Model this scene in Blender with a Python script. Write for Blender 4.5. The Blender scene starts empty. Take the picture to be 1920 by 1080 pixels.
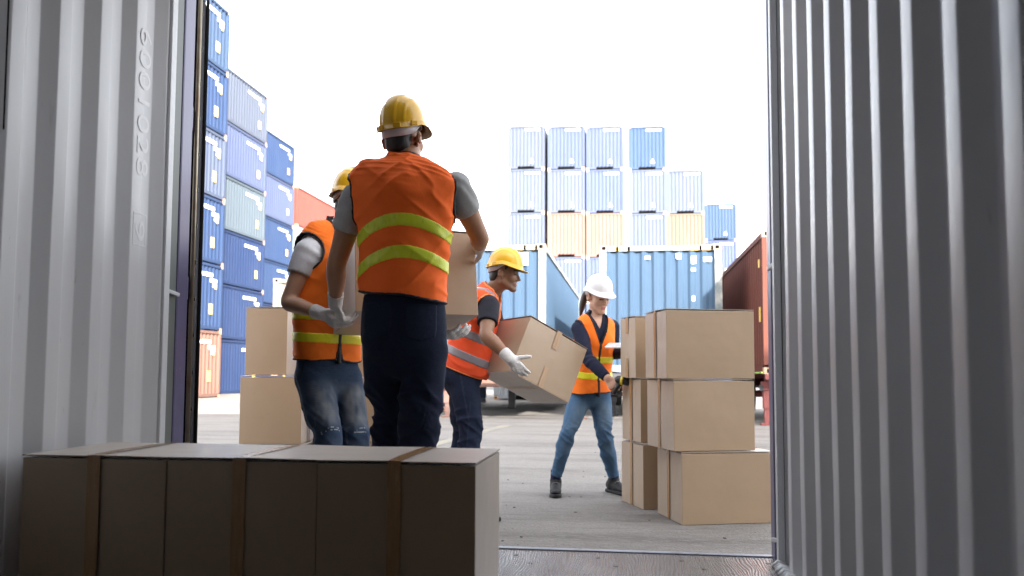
import bpy, bmesh, math, random
import numpy as np
from mathutils import Vector, Matrix
random.seed(7); np.random.seed(7)
SC = bpy.context.scene
COL = SC.collection
R = math.radians

# ------------------------------------------------------------------ camera, sky, sun, exposure
F_PX, PPY, VPX, HOR, ROLL = 1610.0, 585.0, 1180.0, 695.0, R(0.25)   # focal length, optical axis row, yard vanishing point, horizon, in photo pixels
PITCH = math.atan((HOR-PPY)/F_PX)
YAW = math.atan((VPX-960)/F_PX*math.cos(PITCH))
CAM_H = 0.70                                      # above the container floor (z = 0)
GROUND = -0.20
CA, SA = math.cos(YAW), math.sin(YAW)
def cw(v):                                        # camera-heading frame (x right, y ahead, z up) -> world
    return Vector((v[0]*CA - v[1]*SA, v[0]*SA + v[1]*CA, v[2]))
_f = np.array((0, math.cos(PITCH), math.sin(PITCH))); _u = np.array((0, -math.sin(PITCH), math.cos(PITCH))); _r = np.array((1., 0, 0))
_r, _u = math.cos(ROLL)*_r + math.sin(ROLL)*_u, math.cos(ROLL)*_u - math.sin(ROLL)*_r
def W(px, py, d):                                 # a place seen at a photo pixel, d metres ahead (camera-heading frame)
    q = _f + (px-960)/F_PX*_r + (PPY-py)/F_PX*_u
    return q*(d/q[1]) + np.array((0, 0, CAM_H))
cam = bpy.data.cameras.new('camera'); cam_o = bpy.data.objects.new('camera', cam); COL.objects.link(cam_o)
_c = [cw(_r), cw(_u), cw(-_f)]
_m = Matrix.Identity(4)
for k in range(3):
    for q in range(3): _m[q][k] = _c[k][q]
_m[2][3] = CAM_H; cam_o.matrix_world = _m
cam.shift_y = (PPY-540)/1920
cam.sensor_width = 36.0; cam.lens = F_PX/1920*36; cam.clip_start = 0.05; cam.clip_end = 3000
cam.dof.use_dof = True; cam.dof.focus_distance = 4.3; cam.dof.aperture_fstop = 3.2
SC.camera = cam_o

SUN_EL, SUN_AZ = 27.0, 154.0                      # azimuth clockwise from +Y (the view axis): behind and to the right
w = bpy.data.worlds.new('World'); SC.world = w; w.use_nodes = True
nt = w.node_tree; bg = nt.nodes['Background']
sky = nt.nodes.new('ShaderNodeTexSky'); sky.sky_type = 'NISHITA'; sky.sun_disc = False
sky.sun_elevation = R(SUN_EL); sky.sun_rotation = R(SUN_AZ); sky.dust_density = 4.0; sky.air_density = 1.0; sky.ozone_density = 1.0
hsv = nt.nodes.new('ShaderNodeHueSaturation'); hsv.inputs['Saturation'].default_value = 0.22; hsv.inputs['Value'].default_value = 1.0
nt.links.new(sky.outputs[0], hsv.inputs['Color']); nt.links.new(hsv.outputs[0], bg.inputs['Color'])
bg.inputs['Strength'].default_value = 0.15
sun = bpy.data.lights.new('sun', 'SUN'); sun_o = bpy.data.objects.new('sun', sun); COL.objects.link(sun_o)
sun.energy = 2.1; sun.angle = R(0.55); sun.color = (1.0, 0.95, 0.87)
_sd = Vector((math.sin(R(SUN_AZ))*math.cos(R(SUN_EL)), math.cos(R(SUN_AZ))*math.cos(R(SUN_EL)), math.sin(R(SUN_EL))))
sun_o.rotation_euler = _sd.to_track_quat('Z', 'Y').to_euler(); sun_o.location = (0, -20, 40)
SC.view_settings.view_transform = 'Standard'; SC.view_settings.look = 'None'; SC.view_settings.gamma = 1.0
SC.view_settings.exposure = 3.12
SC.render.engine = 'CYCLES'
cy = SC.cycles; cy.use_denoising = True; cy.max_bounces = 8; cy.diffuse_bounces = 4; cy.glossy_bounces = 3; cy.sample_clamp_indirect = 8.0
try: cy.denoiser = 'OPENIMAGEDENOISE'
except Exception: pass

# ------------------------------------------------------------------ materials
def mat(name, col, rough=0.6, metal=0.0, noise=None, bump=None, spec=None, coat=0.0, extra=None):
    """noise: list of (scale, amount, contrast lo, hi, (r,g,b)) layers mixed over the base; bump: (scale, strength, distance, stretch)"""
    m = bpy.data.materials.new(name); m.use_nodes = True
    n = m.node_tree.nodes; l = m.node_tree.links; b = n['Principled BSDF']
    b.inputs['Roughness'].default_value = rough; b.inputs['Metallic'].default_value = metal
    if spec is not None: b.inputs['Specular IOR Level'].default_value = spec
    if coat: b.inputs['Coat Weight'].default_value = coat
    tc = n.new('ShaderNodeTexCoord')
    oi = n.new('ShaderNodeObjectInfo'); va = n.new('ShaderNodeVectorMath'); va.operation = 'ADD'      # every object gets its own piece of the pattern
    l.new(tc.outputs['Object'], va.inputs[0]); l.new(oi.outputs['Location'], va.inputs[1]); co = va.outputs[0]
    src = None
    rgb = n.new('ShaderNodeRGB'); rgb.outputs[0].default_value = (*col, 1); src = rgb.outputs[0]
    for (sc, amt, lo, hi, c, *st) in (noise or []):
        mp = n.new('ShaderNodeMapping'); mp.inputs['Scale'].default_value = st[0] if st else (1, 1, 1)
        l.new(co, mp.inputs[0])
        t = n.new('ShaderNodeTexNoise'); t.inputs['Scale'].default_value = sc; t.inputs['Detail'].default_value = 5; t.inputs['Roughness'].default_value = 0.6
        l.new(mp.outputs[0], t.inputs['Vector'])
        r = n.new('ShaderNodeValToRGB'); r.color_ramp.elements[0].position = lo; r.color_ramp.elements[1].position = hi
        r.color_ramp.elements[0].color = (0, 0, 0, 1); r.color_ramp.elements[1].color = (amt, amt, amt, 1)
        l.new(t.outputs['Fac'], r.inputs[0])
        mx = n.new('ShaderNodeMixRGB'); l.new(r.outputs[0], mx.inputs[0]); l.new(src, mx.inputs[1]); mx.inputs[2].default_value = (*c, 1)
        src = mx.outputs[0]
    l.new(src, b.inputs['Base Color'])
    prev = None
    for bp in (bump or []):
        sc, stg, dist = bp[:3]
        mp = n.new('ShaderNodeMapping'); mp.inputs['Scale'].default_value = bp[3] if len(bp) > 3 else (1, 1, 1)
        l.new(co, mp.inputs[0])
        t = n.new('ShaderNodeTexNoise'); t.inputs['Scale'].default_value = sc; t.inputs['Detail'].default_value = 4
        l.new(mp.outputs[0], t.inputs['Vector'])
        bn = n.new('ShaderNodeBump'); bn.inputs['Strength'].default_value = stg; bn.inputs['Distance'].default_value = dist
        l.new(t.outputs['Fac'], bn.inputs['Height'])
        if prev: l.new(prev, bn.inputs['Normal'])
        prev = bn.outputs[0]
    if prev: l.new(prev, b.inputs['Normal'])
    if extra: extra(m, n, l, b, co, src)
    return m

def paint(name, col, dirt=(0.05, 0.04, 0.032), rough=0.75, amt=0.5):
    pale = tuple(min(1, c*0.95+0.012) for c in col)
    return mat(name, col, rough, noise=[(1.3, 0.55, 0.35, 0.75, pale, (1, 1, .35)), (5.0, amt, 0.60, 0.78, dirt, (1, 1, .25)), (30, .5, .68, .8, (.10, .05, .024))],
               bump=[(2.2, .25, .03)], spec=.15)

# ------------------------------------------------------------------ mesh helpers
class MB:
    def __init__(s): s.v = []; s.f = []; s.m = []
    def quad(s, a, b, c, d, m=0):
        i = len(s.v); s.v += [tuple(a), tuple(b), tuple(c), tuple(d)]; s.f.append((i, i+1, i+2, i+3)); s.m.append(m)
    def box(s, lo, hi, m=0):
        x0, y0, z0 = lo; x1, y1, z1 = hi; i = len(s.v)
        s.v += [(x0,y0,z0),(x1,y0,z0),(x1,y1,z0),(x0,y1,z0),(x0,y0,z1),(x1,y0,z1),(x1,y1,z1),(x0,y1,z1)]
        for f in ((0,3,2,1),(4,5,6,7),(0,1,5,4),(1,2,6,5),(2,3,7,6),(3,0,4,7)): s.f.append(tuple(i+k for k in f)); s.m.append(m)
        return s
    def obox(s, c, ax, h, m=0):
        c = Vector(c); i = len(s.v); X, Y, Z = (Vector(a) for a in ax)
        for (a, b, d) in ((-1,-1,-1),(1,-1,-1),(1,1,-1),(-1,1,-1),(-1,-1,1),(1,-1,1),(1,1,1),(-1,1,1)):
            s.v.append(tuple(c + X*(a*h[0]) + Y*(b*h[1]) + Z*(d*h[2])))
        for f in ((0,3,2,1),(4,5,6,7),(0,1,5,4),(1,2,6,5),(2,3,7,6),(3,0,4,7)): s.f.append(tuple(i+k for k in f)); s.m.append(m)
        return s
    def bar(s, a, b, w, h, m=0, up=(0, 0, 1)):
        a, b = Vector(a), Vector(b); Y = (b-a).normalized(); X = Y.cross(Vector(up))
        if X.length < 1e-4: X = Vector((1, 0, 0))
        X.normalize(); Z = X.cross(Y)
        return s.obox((a+b)/2, (X, Y, Z), (w/2, (b-a).length/2, h/2), m)
    def tube(s, pts, r, n=10, m=0):
        pts = [Vector(p) for p in pts]; rs = r if isinstance(r, (list, tuple)) else [r]*len(pts); base = len(s.v)
        ref = Vector((0.3, 0.2, 1)).normalized()
        for k, p in enumerate(pts):
            t = (pts[min(k+1, len(pts)-1)] - pts[max(k-1, 0)]).normalized()
            X = t.cross(ref); X = X.normalized() if X.length > 1e-3 else Vector((1, 0, 0)); Y = t.cross(X)
            for q in range(n):
                a = 2*math.pi*q/n; s.v.append(tuple(p + (X*math.cos(a) + Y*math.sin(a))*rs[k]))
        for k in range(len(pts)-1):
            for q in range(n):
                a = base+k*n+q; b = base+k*n+(q+1) % n; s.f.append((a, b, b+n, a+n)); s.m.append(m)
        s.f.append(tuple(base+q for q in reversed(range(n)))); s.m.append(m)
        s.f.append(tuple(base+(len(pts)-1)*n+q for q in range(n))); s.m.append(m)
        return s
    def build(s, name, mats, parent=None, bevel=0, smooth=False, base=None, seg=2):
        me = bpy.data.meshes.new(name)
        v = s.v if base is None else [(p[0]-base[0], p[1]-base[1], p[2]-base[2]) for p in s.v]
        me.from_pydata(v, [], s.f)
        mats = mats if isinstance(mats, (list, tuple)) else [mats]
        for m in mats: me.materials.append(m)
        if len(mats) > 1: me.polygons.foreach_set('material_index', s.m)
        if bevel:
            bm = bmesh.new(); bm.from_mesh(me)
            es = [e for e in bm.edges if len(e.link_faces) == 2 and e.calc_face_angle(0) > 0.6]
            bmesh.ops.bevel(bm, geom=es, offset=bevel, segments=seg, affect='EDGES', profile=0.5, clamp_overlap=True)
            bm.to_mesh(me); bm.free()
        if smooth: me.polygons.foreach_set('use_smooth', [True]*len(me.polygons))
        me.update()
        o = bpy.data.objects.new(name, me); COL.objects.link(o)
        if parent: o.parent = parent
        return o

def thing(name, label, cat, loc=(0, 0, 0), rotz=0.0, group=None):
    o = bpy.data.objects.new(name, None); COL.objects.link(o); o.location = loc; o.rotation_euler = (0, 0, rotz)
    o.empty_display_size = 0.1; o['label'] = label; o['category'] = cat
    if group: o['group'] = group
    return o
def tag(o, label, cat, group=None):
    o['label'] = label; o['category'] = cat
    if group: o['group'] = group
    return o
def struct(o, kind='structure'): o['kind'] = kind; return o
# ------------------------------------------------------------------ ground
def gz(y):                                        # the yard falls away gently for drainage
    return GROUND if y < 9 else GROUND - 0.0085*(y-9)
def ex_conc(m, n, l, b, co, src):
    # slab joints: thin dark lines every few metres
    sep = n.new('ShaderNodeSeparateXYZ'); l.new(co, sep.inputs[0])
    cur = src
    for ax, per, off in (('X', 5.0, 1.35), ('Y', 4.6, 0.55)):
        a = n.new('ShaderNodeMath'); a.operation = 'ADD'; a.inputs[1].default_value = off+500*per; l.new(sep.outputs[ax], a.inputs[0])
        md = n.new('ShaderNodeMath'); md.operation = 'MODULO'; md.inputs[1].default_value = per; l.new(a.outputs[0], md.inputs[0])
        lt = n.new('ShaderNodeMath'); lt.operation = 'LESS_THAN'; lt.inputs[1].default_value = 0.018; l.new(md.outputs[0], lt.inputs[0])
        sc = n.new('ShaderNodeMath'); sc.operation = 'MULTIPLY'; sc.inputs[1].default_value = 0.18; l.new(lt.outputs[0], sc.inputs[0])
        mx = n.new('ShaderNodeMixRGB'); l.new(sc.outputs[0], mx.inputs[0]); l.new(cur, mx.inputs[1]); mx.inputs[2].default_value = (.12, .11, .10, 1)
        cur = mx.outputs[0]
    l.new(cur, b.inputs['Base Color'])
M_CONC = mat('yard_concrete', (.188, .171, .154), .85,
    noise=[(0.9, .95, .45, .66, (.100, .086, .075), (.45, 2.2, 1)), (3.5, .6, .5, .75, (.22, .207, .192), (.5, 2.0, 1)), (9, .75, .58, .72, (.068, .057, .049), (.35, 2.6, 1)), (70, .8, .48, .62, (.105, .095, .088)), (26, .7, .52, .66, (.20, .19, .178), (.6, 1.6, 1)), (14, .9, .70, .76, (.10, .09, .085))],
    bump=[(55, .8, .012), (7, .4, .02, (.4, 2, 1))], extra=ex_conc)
mb = MB()
ys = [-60, -8, 2, 5, 9, 14, 20, 30, 50, 90, 200, 700, 2000]
for a, b_ in zip(ys[:-1], ys[1:]):
    za, zb = gz(a), gz(b_) if b_ <= 90 else gz(90)
    za = za if a <= 90 else gz(90)
    mb.quad((-1500, a, za), (1500, a, za), (1500, b_, zb), (-1500, b_, zb))
g = mb.build('ground', M_CONC); struct(g)
M_LINE = mat('worn_yellow_line', (.25, .225, .15), .8, noise=[(6, .95, .42, .6, (.165, .155, .145), (1, 1, 1)), (40, .8, .45, .6, (.16, .15, .14))])
mb = MB(); p0 = cw(W(780, 842, 9.9)); p1 = cw(W(905, 806, 13.2)); 
d_ = Vector((p1.x-p0.x, p1.y-p0.y, 0)).normalized(); nx = Vector((-d_.y, d_.x, 0))*.09
a_, b2 = Vector((p0.x, p0.y, 0))-d_*3, Vector((p1.x, p1.y, 0))+d_*2
def gl(p): return (p.x, p.y, gz(p.y)+.004)
segs = 8
for k in range(segs):
    q0 = a_.lerp(b2, k/segs); q1 = a_.lerp(b2, (k+1)/segs)
    mb.quad(gl(q0-nx), gl(q1-nx), gl(q1+nx), gl(q0+nx))
struct(mb.build('painted_line', M_LINE))
# scattered grit and crumbs on the concrete
M_GRIT = mat('grit', (.06, .055, .05), .9)
mb = MB()
for k in range(70):
    y = random.uniform(3.6, 12) if k % 3 else random.uniform(3.6, 7); x = random.uniform(-1.6, .9)*(.4+y/7)
    r = random.uniform(.002, .006)*(1+.8*(k % 13 == 0)); an = random.random()*3
    X = Vector((math.cos(an), math.sin(an), .1)).normalized(); Y = Vector((0, 0, 1)).cross(X).normalized()
    mb.obox((x, y, gz(y)+r*.3), (X, Y, X.cross(Y)), (r*random.uniform(1, 2.2), r, r*.5))
struct(mb.build('grit', M_GRIT, bevel=.001, seg=1), 'stuff')

# ------------------------------------------------------------------ the open container we look out of
WL, WR, Y0, Y1, HT = -1.87, 0.54, -2.65, 3.235, 2.70
M_WALL = mat('interior_grey_paint', (.67, .675, .69), .33,
    noise=[(.8, .5, .4, .7, (.60, .605, .615), (1, 1, .3)), (7, .30, .66, .78, (.28, .27, .27), (2.5, 2.5, .5)), (16, .5, .72, .78, (.16, .15, .14), (3, 3, .7)), (2.6, .55, .70, .76, (.13, .125, .125), (5, 5, 1.1))],
    bump=[(1.4, .25, .008), (9, .12, .003, (1, 1, .5)), (5, .5, .006, (1, 1, .8))], spec=.5)
M_SEAL = mat('white_sealant', (.74, .76, .78), .45, bump=[(40, .4, .006)])
M_POST = mat('navy_post_paint', (.15, .14, .26), .33, noise=[(3, .5, .5, .7, (.10, .09, .15)), (40, .6, .66, .76, (.3, .3, .34))], bump=[(4, .2, .01)])
M_RUB = mat('black_gasket', (.010, .010, .010), .9, spec=.08)
M_DIM = mat('low_bounce_paint', (.14, .14, .145), .7)  # end wall darkened so less light bounces back inside
M_ROOF = mat('roof_paint', (.62, .62, .63), .6)
M_GREEN = mat('grey_green_primer', (.17, .19, .18), .5)
M_ROD = mat('galvanised_rod', (.33, .28, .2), .4, .7, noise=[(12, .8, .5, .7, (.22, .13, .07))])
M_SILL = mat('painted_sill_steel', (.33, .35, .42), .35, .3, noise=[(14, .8, .5, .7, (.16, .15, .16))], bump=[(25, .3, .004)])
def ex_ply(m, n, l, b, co, src):
    mp = n.new('ShaderNodeMapping'); mp.inputs['Scale'].default_value = (1.0, .22, 1); l.new(co, mp.inputs[0])
    wv = n.new('ShaderNodeTexWave'); wv.inputs['Scale'].default_value = 30; wv.inputs['Distortion'].default_value = 26; wv.inputs['Detail'].default_value = 2.5; wv.inputs['Detail Scale'].default_value = .28
    l.new(mp.outputs[0], wv.inputs['Vector'])
    r = n.new('ShaderNodeValToRGB'); r.color_ramp.elements[0].position = .25; r.color_ramp.elements[1].position = .75
    r.color_ramp.elements[0].color = (0, 0, 0, 1); r.color_ramp.elements[1].color = (.33, .33, .33, 1); l.new(wv.outputs['Fac'], r.inputs[0])
    mx = n.new('ShaderNodeMixRGB'); l.new(r.outputs[0], mx.inputs[0]); l.new(src, mx.inputs[1]); mx.inputs[2].default_value = (.07, .055, .05, 1)
    l.new(mx.outputs[0], b.inputs['Base Color'])
    bn = n.new('ShaderNodeBump'); bn.inputs['Strength'].default_value = .25; bn.inputs['Distance'].default_value = .003; l.new(wv.outputs['Fac'], bn.inputs['Height']); l.new(bn.outputs[0], b.inputs['Normal'])
M_PLY = mat('worn_plywood', (.165, .155, .158), .27, noise=[(2, .6, .4, .7, (.16, .135, .125)), (12, .7, .62, .72, (.07, .06, .055), (.5, 2, 1))], extra=ex_ply, spec=.8)
YT = 3.33                                          # end of the floor
box_c = thing('shipping_container', 'grey corrugated container interior that frames the whole view, boxes on its plywood floor', 'container', (0, 0, 0))
def corr_wall(side):
    """corrugated wall panel, inner flats towards the room"""
    xi = WL if side < 0 else WR; dep = .036*side; ph = 3.222 if side < 0 else 3.025
    prof = []; k = 0; y = ph + .062
    if side > 0: prof += [(ph+.060, xi), (ph+.106, xi+dep), (Y1-.03, xi+dep), (Y1, xi+dep*.4)]
    else: prof += [(Y1, xi), (min(y, Y1-.002), xi)]
    yy = ph
    while yy > Y0+.25:
        prof += [(yy, xi), (yy-.048, xi+dep), (yy-.112, xi+dep), (yy-.160, xi)]; yy -= .222
        prof.append((yy+.060, xi))
    prof.append((Y0, xi))
    prof = sorted(set(prof), key=lambda p: p[0])
    out = []
    for p in prof:
        if not out or p[0]-out[-1][0] > 1e-3: out.append(p)
    # round every fold a little with two points
    rp = [out[0]]
    for a, b_, c in zip(out[:-2], out[1:-1], out[2:]):
        A, B, C = Vector(a), Vector(b_), Vector(c); r = .0045
        u = (A-B); v = (C-B)
        if abs(u.normalized().dot(v.normalized())+1) < 1e-4: rp.append(b_); continue
        p1 = B+u.normalized()*min(r, u.length*.4); p3 = B+v.normalized()*min(r, v.length*.4); p2 = (p1+p3)/2*.5+B*.5
        rp += [tuple(p1), tuple(p2), tuple(p3)]
    rp.append(out[-1])
    m = MB(); nz = 26
    rows = []
    for i, (yv, xv) in enumerate(rp):
        for q in range(nz+1):
            z = HT*q/nz
            dx = .0007*math.sin(4*z+yv*3.1)+.0003*math.sin(13*z+yv*9)
            m.v.append((xv+dx, yv, z))
    for i in range(len(rp)-1):
        for q in range(nz):
            a = i*(nz+1)+q; f = (a, a+1, a+nz+2, a+nz+1)
            m.f.append(f if side < 0 else f[::-1]); m.m.append(0)
    # outer skin so that the panel has a thickness
    xo = xi+.045*side
    a = len(m.v); m.v += [(xo, Y0, 0), (xo, Y1, 0), (xo, Y1, HT), (xo, Y0, HT)]; m.f.append((a, a+1, a+2, a+3) if side < 0 else (a+3, a+2, a+1, a)); m.m.append(0)
    o = m.build('side_wall', M_WALL, box_c, smooth=True)
    return o
corr_wall(-1); corr_wall(1)
MB().box((WL-.05, Y0, -.028), (WR+.05, YT+.066, 0)).build('plywood_floor', M_PLY, box_c)
MB().box((WL-.05, Y0, HT+.002), (WR+.05, Y1+.2, HT+.05)).build('roof', M_ROOF, box_c)
MB().box((WL-.05, Y0-.05, -.03), (WR+.05, Y0-.002, HT)).build('end_wall', M_DIM, box_c)
MB().box((WL-.06, YT+.068, -.15), (WR+.06, YT+.10, .005)).build('door_sill', M_SILL, box_c, bevel=.002)
MB().box((WL-.06, Y1+.16, 2.58), (WR+.06, YT+.10, 2.72)).build('door_header', M_POST, box_c, bevel=.004)
scr = MB()
for row in (YT-.035, YT-.16):
    for k in range(8):
        xx = WL+.2+k*.31+(.07 if row < YT-.1 else 0); scr.tube([(xx, row, -.004), (xx, row, .0015)], .009, 10)
o = scr.build('floor_screw', mat('screw_steel', (.05, .045, .04), .4, .6), box_c); o['kind'] = 'stuff'
for s, xi in ((-1, WL), (1, WR)):
    # bead of sealant, primer strip, J-bar post and hinge post, from the room outwards
    def bx(name, x0, x1, y0, y1, m, bev=.003, z0=0.0, z1=2.70): 
        return MB().box((min(xi+s*x0, xi+s*x1), y0, z0), (max(xi+s*x0, xi+s*x1), y1, z1)).build(name, m, box_c, bevel=bev)
    bx('sealant_bead', .012, -.012, Y1-.003, Y1+.038, M_SEAL)
    bx('post_flange', .03, -.002, Y1+.040, Y1+.105, M_GREEN)
    bx('corner_post', .11, -.006, Y1+.107, YT+.103, M_POST, .008, -.15, 2.8)
    for z in ((1.02,) if s < 0 else (.09, 1.1)):
        clip = MB(); clip.bar((xi-s*.004, Y1+.030, z), (xi-s*.016, Y1+.104, z-.012), .012, .016)
        clip.build('sealant_blob', M_SEAL, box_c, bevel=.003)
# lumps of sealant where the right wall meets the floor
blob = MB()
for k in range(26):
    y = Y1-.005-k*.021; r = random.uniform(.010, .022); an = random.uniform(-.4, .4)
    blob.tube([(WR+.02, y, .004), (WR-.010-r*.4, y+an*.01, .010+r*.25), (WR-.028-r*.5, y+an*.02, .003)], [r*.9, r*.8, r*.25], 7)
blob.build('floor_sealant', M_SEAL, box_c, smooth=True)
MB().tube([(WL+.004, 2.312, 2.69), (WL+.003, 2.314, 1.9), (WL+.004, 2.316, 1.42)], .0028, 6).build('dangling_cord', M_RUB, box_c)
# the left door leaf, swung well open, and the right one folded right back
def door(s, ang):
    hx = (WL-.03) if s < 0 else (WR+.03); hy = YT+.135
    d = Vector((math.sin(R(ang))*s, math.cos(R(ang)), 0)); nrm = Vector((-d.y*s*-1, d.x*s*-1, 0))   # nrm: towards the opening
    nrm = Vector((d.y, -d.x, 0)) if s < 0 else Vector((-d.y, d.x, 0))
    up = Vector((0, 0, 1)); o = Vector((hx, hy, 1.42))
    leaf = MB().obox(o+d*.60, (d, nrm, up), (.585, .02, 1.37)).build('door', mat('door_navy', (.012, .012, .016), .95, spec=.05), box_c, bevel=.005)
    m = MB()
    m.obox(o+d*.055+nrm*.031, (d, nrm, up), (.045, .008, 1.38)); m.obox(o+d*1.15+nrm*.031, (d, nrm, up), (.035, .008, 1.38))
    m.build('door_gasket', M_RUB, leaf, bevel=.003)
    b_ = MB()
    for k in range(14): b_.tube([o+d*.055+nrm*.038+up*(-1.05+k*.16), o+d*.055+nrm*.044+up*(-1.05+k*.16)], .011, 10)
    t = b_.build('gasket_bolt', mat('dull_bolt', (.05, .05, .052), .5, .6), leaf); t['kind'] = 'stuff'
    m = MB().tube([o+d*.012+nrm*.03+up*-1.36, o+d*.012+nrm*.03+up*1.36], .010, 10).build('hinge_rod', M_ROD, leaf, smooth=True)
    for z in (-1.1, -.37, .37, 1.1) if s < 0 else ():
        MB().obox(o-d*.020+nrm*.000+up*z, (d, nrm, up), (.030, .016, .05)).build('hinge', M_POST, leaf, bevel=.004)
    MB().obox(o+d*1.186, (d, nrm, up), (.004, .022, 1.37)).build('door_edge_highlight', mat('edge_highlight_grey', (.45, .45, .47), .4), leaf)  # pale strip paints the highlight along the door's free edge
door(-1, 26.2); door(1, 150)
# the stencilled number on the left wall, read from top to bottom
M_STEN = mat('stencil_white', (.80, .80, .81), .5, noise=[(30, .4, .5, .7, (.74, .74, .75))])
def text_mesh(body, size, name, m, parent, ext=.0006):
    cu = bpy.data.curves.new(name, 'FONT'); cu.body = body; cu.size = size; cu.extrude = ext; cu.align_x = 'LEFT'; cu.space_character = 1.08
    t = bpy.data.objects.new(name, cu); COL.objects.link(t)
    me = bpy.data.meshes.new_from_object(t.evaluated_get(bpy.context.evaluated_depsgraph_get()))
    COL.objects.unlink(t); bpy.data.objects.remove(t); me.materials.clear(); me.materials.append(m)
    o = bpy.data.objects.new(name, me); COL.objects.link(o); o.parent = parent
    return o
# digits run down the inner flat nearest the door, tops of the characters towards the door
def wall_text(body, ztop, length, y, height, name='stencil_lettering', frame=False):
    o = text_mesh(body, 1.0, name, M_STEN, box_c)
    bb = [v.co for v in o.data.vertices]; x0 = min(v.x for v in bb); x1 = max(v.x for v in bb); h0 = min(v.y for v in bb); h1 = max(v.y for v in bb)
    for v in o.data.vertices:
        X = (v.co.x-x0)/(x1-x0); Y = (v.co.y-h0)/(h1-h0)
        v.co = (WL+.0016+.0003*(v.co.z > 0), y + Y*height, ztop - X*length)
    o.data.update()
    return o
wall_text('6001028', 1.985*1.033-.023, .582, 3.024, .075)
wall_text('9', 1.272, .078, 3.029, .062)
m = MB()
for (ya, yb, za, zb) in ((3.016, 3.020, 1.175, 1.300), (3.098, 3.102, 1.175, 1.300), (3.020, 3.098, 1.296, 1.300), (3.020, 3.098, 1.175, 1.179)):
    m.box((WL+.0012, ya, za), (WL+.0019, yb, zb))
m.build('stencil_marking', M_STEN, box_c)

# ------------------------------------------------------------------ unseen block added behind the camera to throw the yard's shade
M_SHB = mat('shade_block_face', (.70, .70, .69), .6, noise=[(.5, .5, .4, .7, (.62, .62, .61))])
M_SHB_TOP = mat('shade_block_top', (.3, .32, .34), .5)
shb = thing('shade_block', 'tall pale unseen block added behind the open grey container to shade the yard', 'shade_block', (0, -2.7, GROUND))
SHB_H = 11.0
MB().box((-6.5, -16, -.6), (24, -2.72, SHB_H)).build('wall', M_SHB, shb, base=(0, -2.7, GROUND))
MB().box((-6.8, -16.4, SHB_H+.003), (24.4, -2.5, SHB_H+.35)).build('roof', M_SHB_TOP, shb, base=(0, -2.7, GROUND))
m = MB()
for x in (5, 12, 19): MB().box((x, -2.717, GROUND+.02), (x+3.4, -2.66, 3.6)).build('shade_block_panel', M_SHB_TOP, shb, base=(0, -2.7, GROUND))

# ------------------------------------------------------------------ freight containers
CW_ = 2.438
def make_container(L, H):
    """meshes of one freight container, origin at the middle of its near bottom edge, length along +Y"""
    f = MB(); hw = CW_/2; p = .14
    for x in (-hw, hw-p):
        for y in (0, L-p): f.box((x, y, .16), (x+p, y+p, H-.12))
    for z0, z1 in ((0.04, .16), (H-.12, H-.02)):
        for x in (-hw, hw-.07): f.box((x+.004, p, z0), (x+.07-.004, L-p, z1))
    for y in (.004, L-.10):
        f.box((-hw+p, y, H-.12), (hw-p, y+.09, H-.022))
        f.box((-hw+p, y, .035), (-.55, y+.09, .16)); f.box((.55, y, .035), (hw-p, y+.09, .16))
    fm = f
    def corr(n, length, z0, z1, axis):
        m = MB(); d = .042; pts = []
        per = length/n
        for k in range(n):
            s = k*per; pts += [(s, 0), (s+per*.28, 0), (s+per*.5, d), (s+per*.78, d)]
        pts.append((length, 0))
        for (s, q), (s2, q2) in zip(pts[:-1], pts[1:]): yield s, q, s2, q2
    s1 = MB(); s2 = MB()
    for s, q, t, q2 in corr(max(8, int((L-.28)/.29)), L-2*p, 0, 0, 0):
        a, b_ = hw-.025-q, hw-.025-q2
        s1.quad((a, p+s, .16), (b_, p+t, .16), (b_, p+t, H-.12), (a, p+s, H-.12))
        s2.quad((-b_, p+t, .16), (-a, p+s, .16), (-a, p+s, H-.12), (-b_, p+t, H-.12))
    e1 = MB(); e2 = MB()
    for s, q, t, q2 in corr(9, CW_-2*p, 0, 0, 0):
        x, x2 = -hw+p+s, -hw+p+t
        e1.quad((x, .03+q, .16), (x2, .03+q2, .16), (x2, .03+q2, H-.12), (x, .03+q, H-.12))
        e2.quad((x2, L-.03-q2, .16), (x, L-.03-q, .16), (x, L-.03-q, H-.12), (x2, L-.03-q2, H-.12))
    rf = MB().box((-hw+.07, .09, H-.05), (hw-.07, L-.09, H-.035))
    fl = MB().box((-hw+.07, .09, .118), (hw-.07, L-.09, .15))
    return dict(frame=fm, side_panel=[s1, s2], end_panel=[e1, e2], roof_panel=rf, floor_panel=fl)
M_CAST = mat('rusty_casting', (.40, .20, .10), .7, noise=[(9, .8, .4, .7, (.30, .28, .24))])
M_WTXT = mat('white_lettering', (.86, .87, .88), .5)
M_YST = mat('yellow_sticker', (.85, .55, .12), .5)
M_BLK = mat('stripe_and_shade_black', (.003, .003, .0035), .95, spec=.02)  # near-black for stripes, and for shade painted into recesses and casting holes
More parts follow.
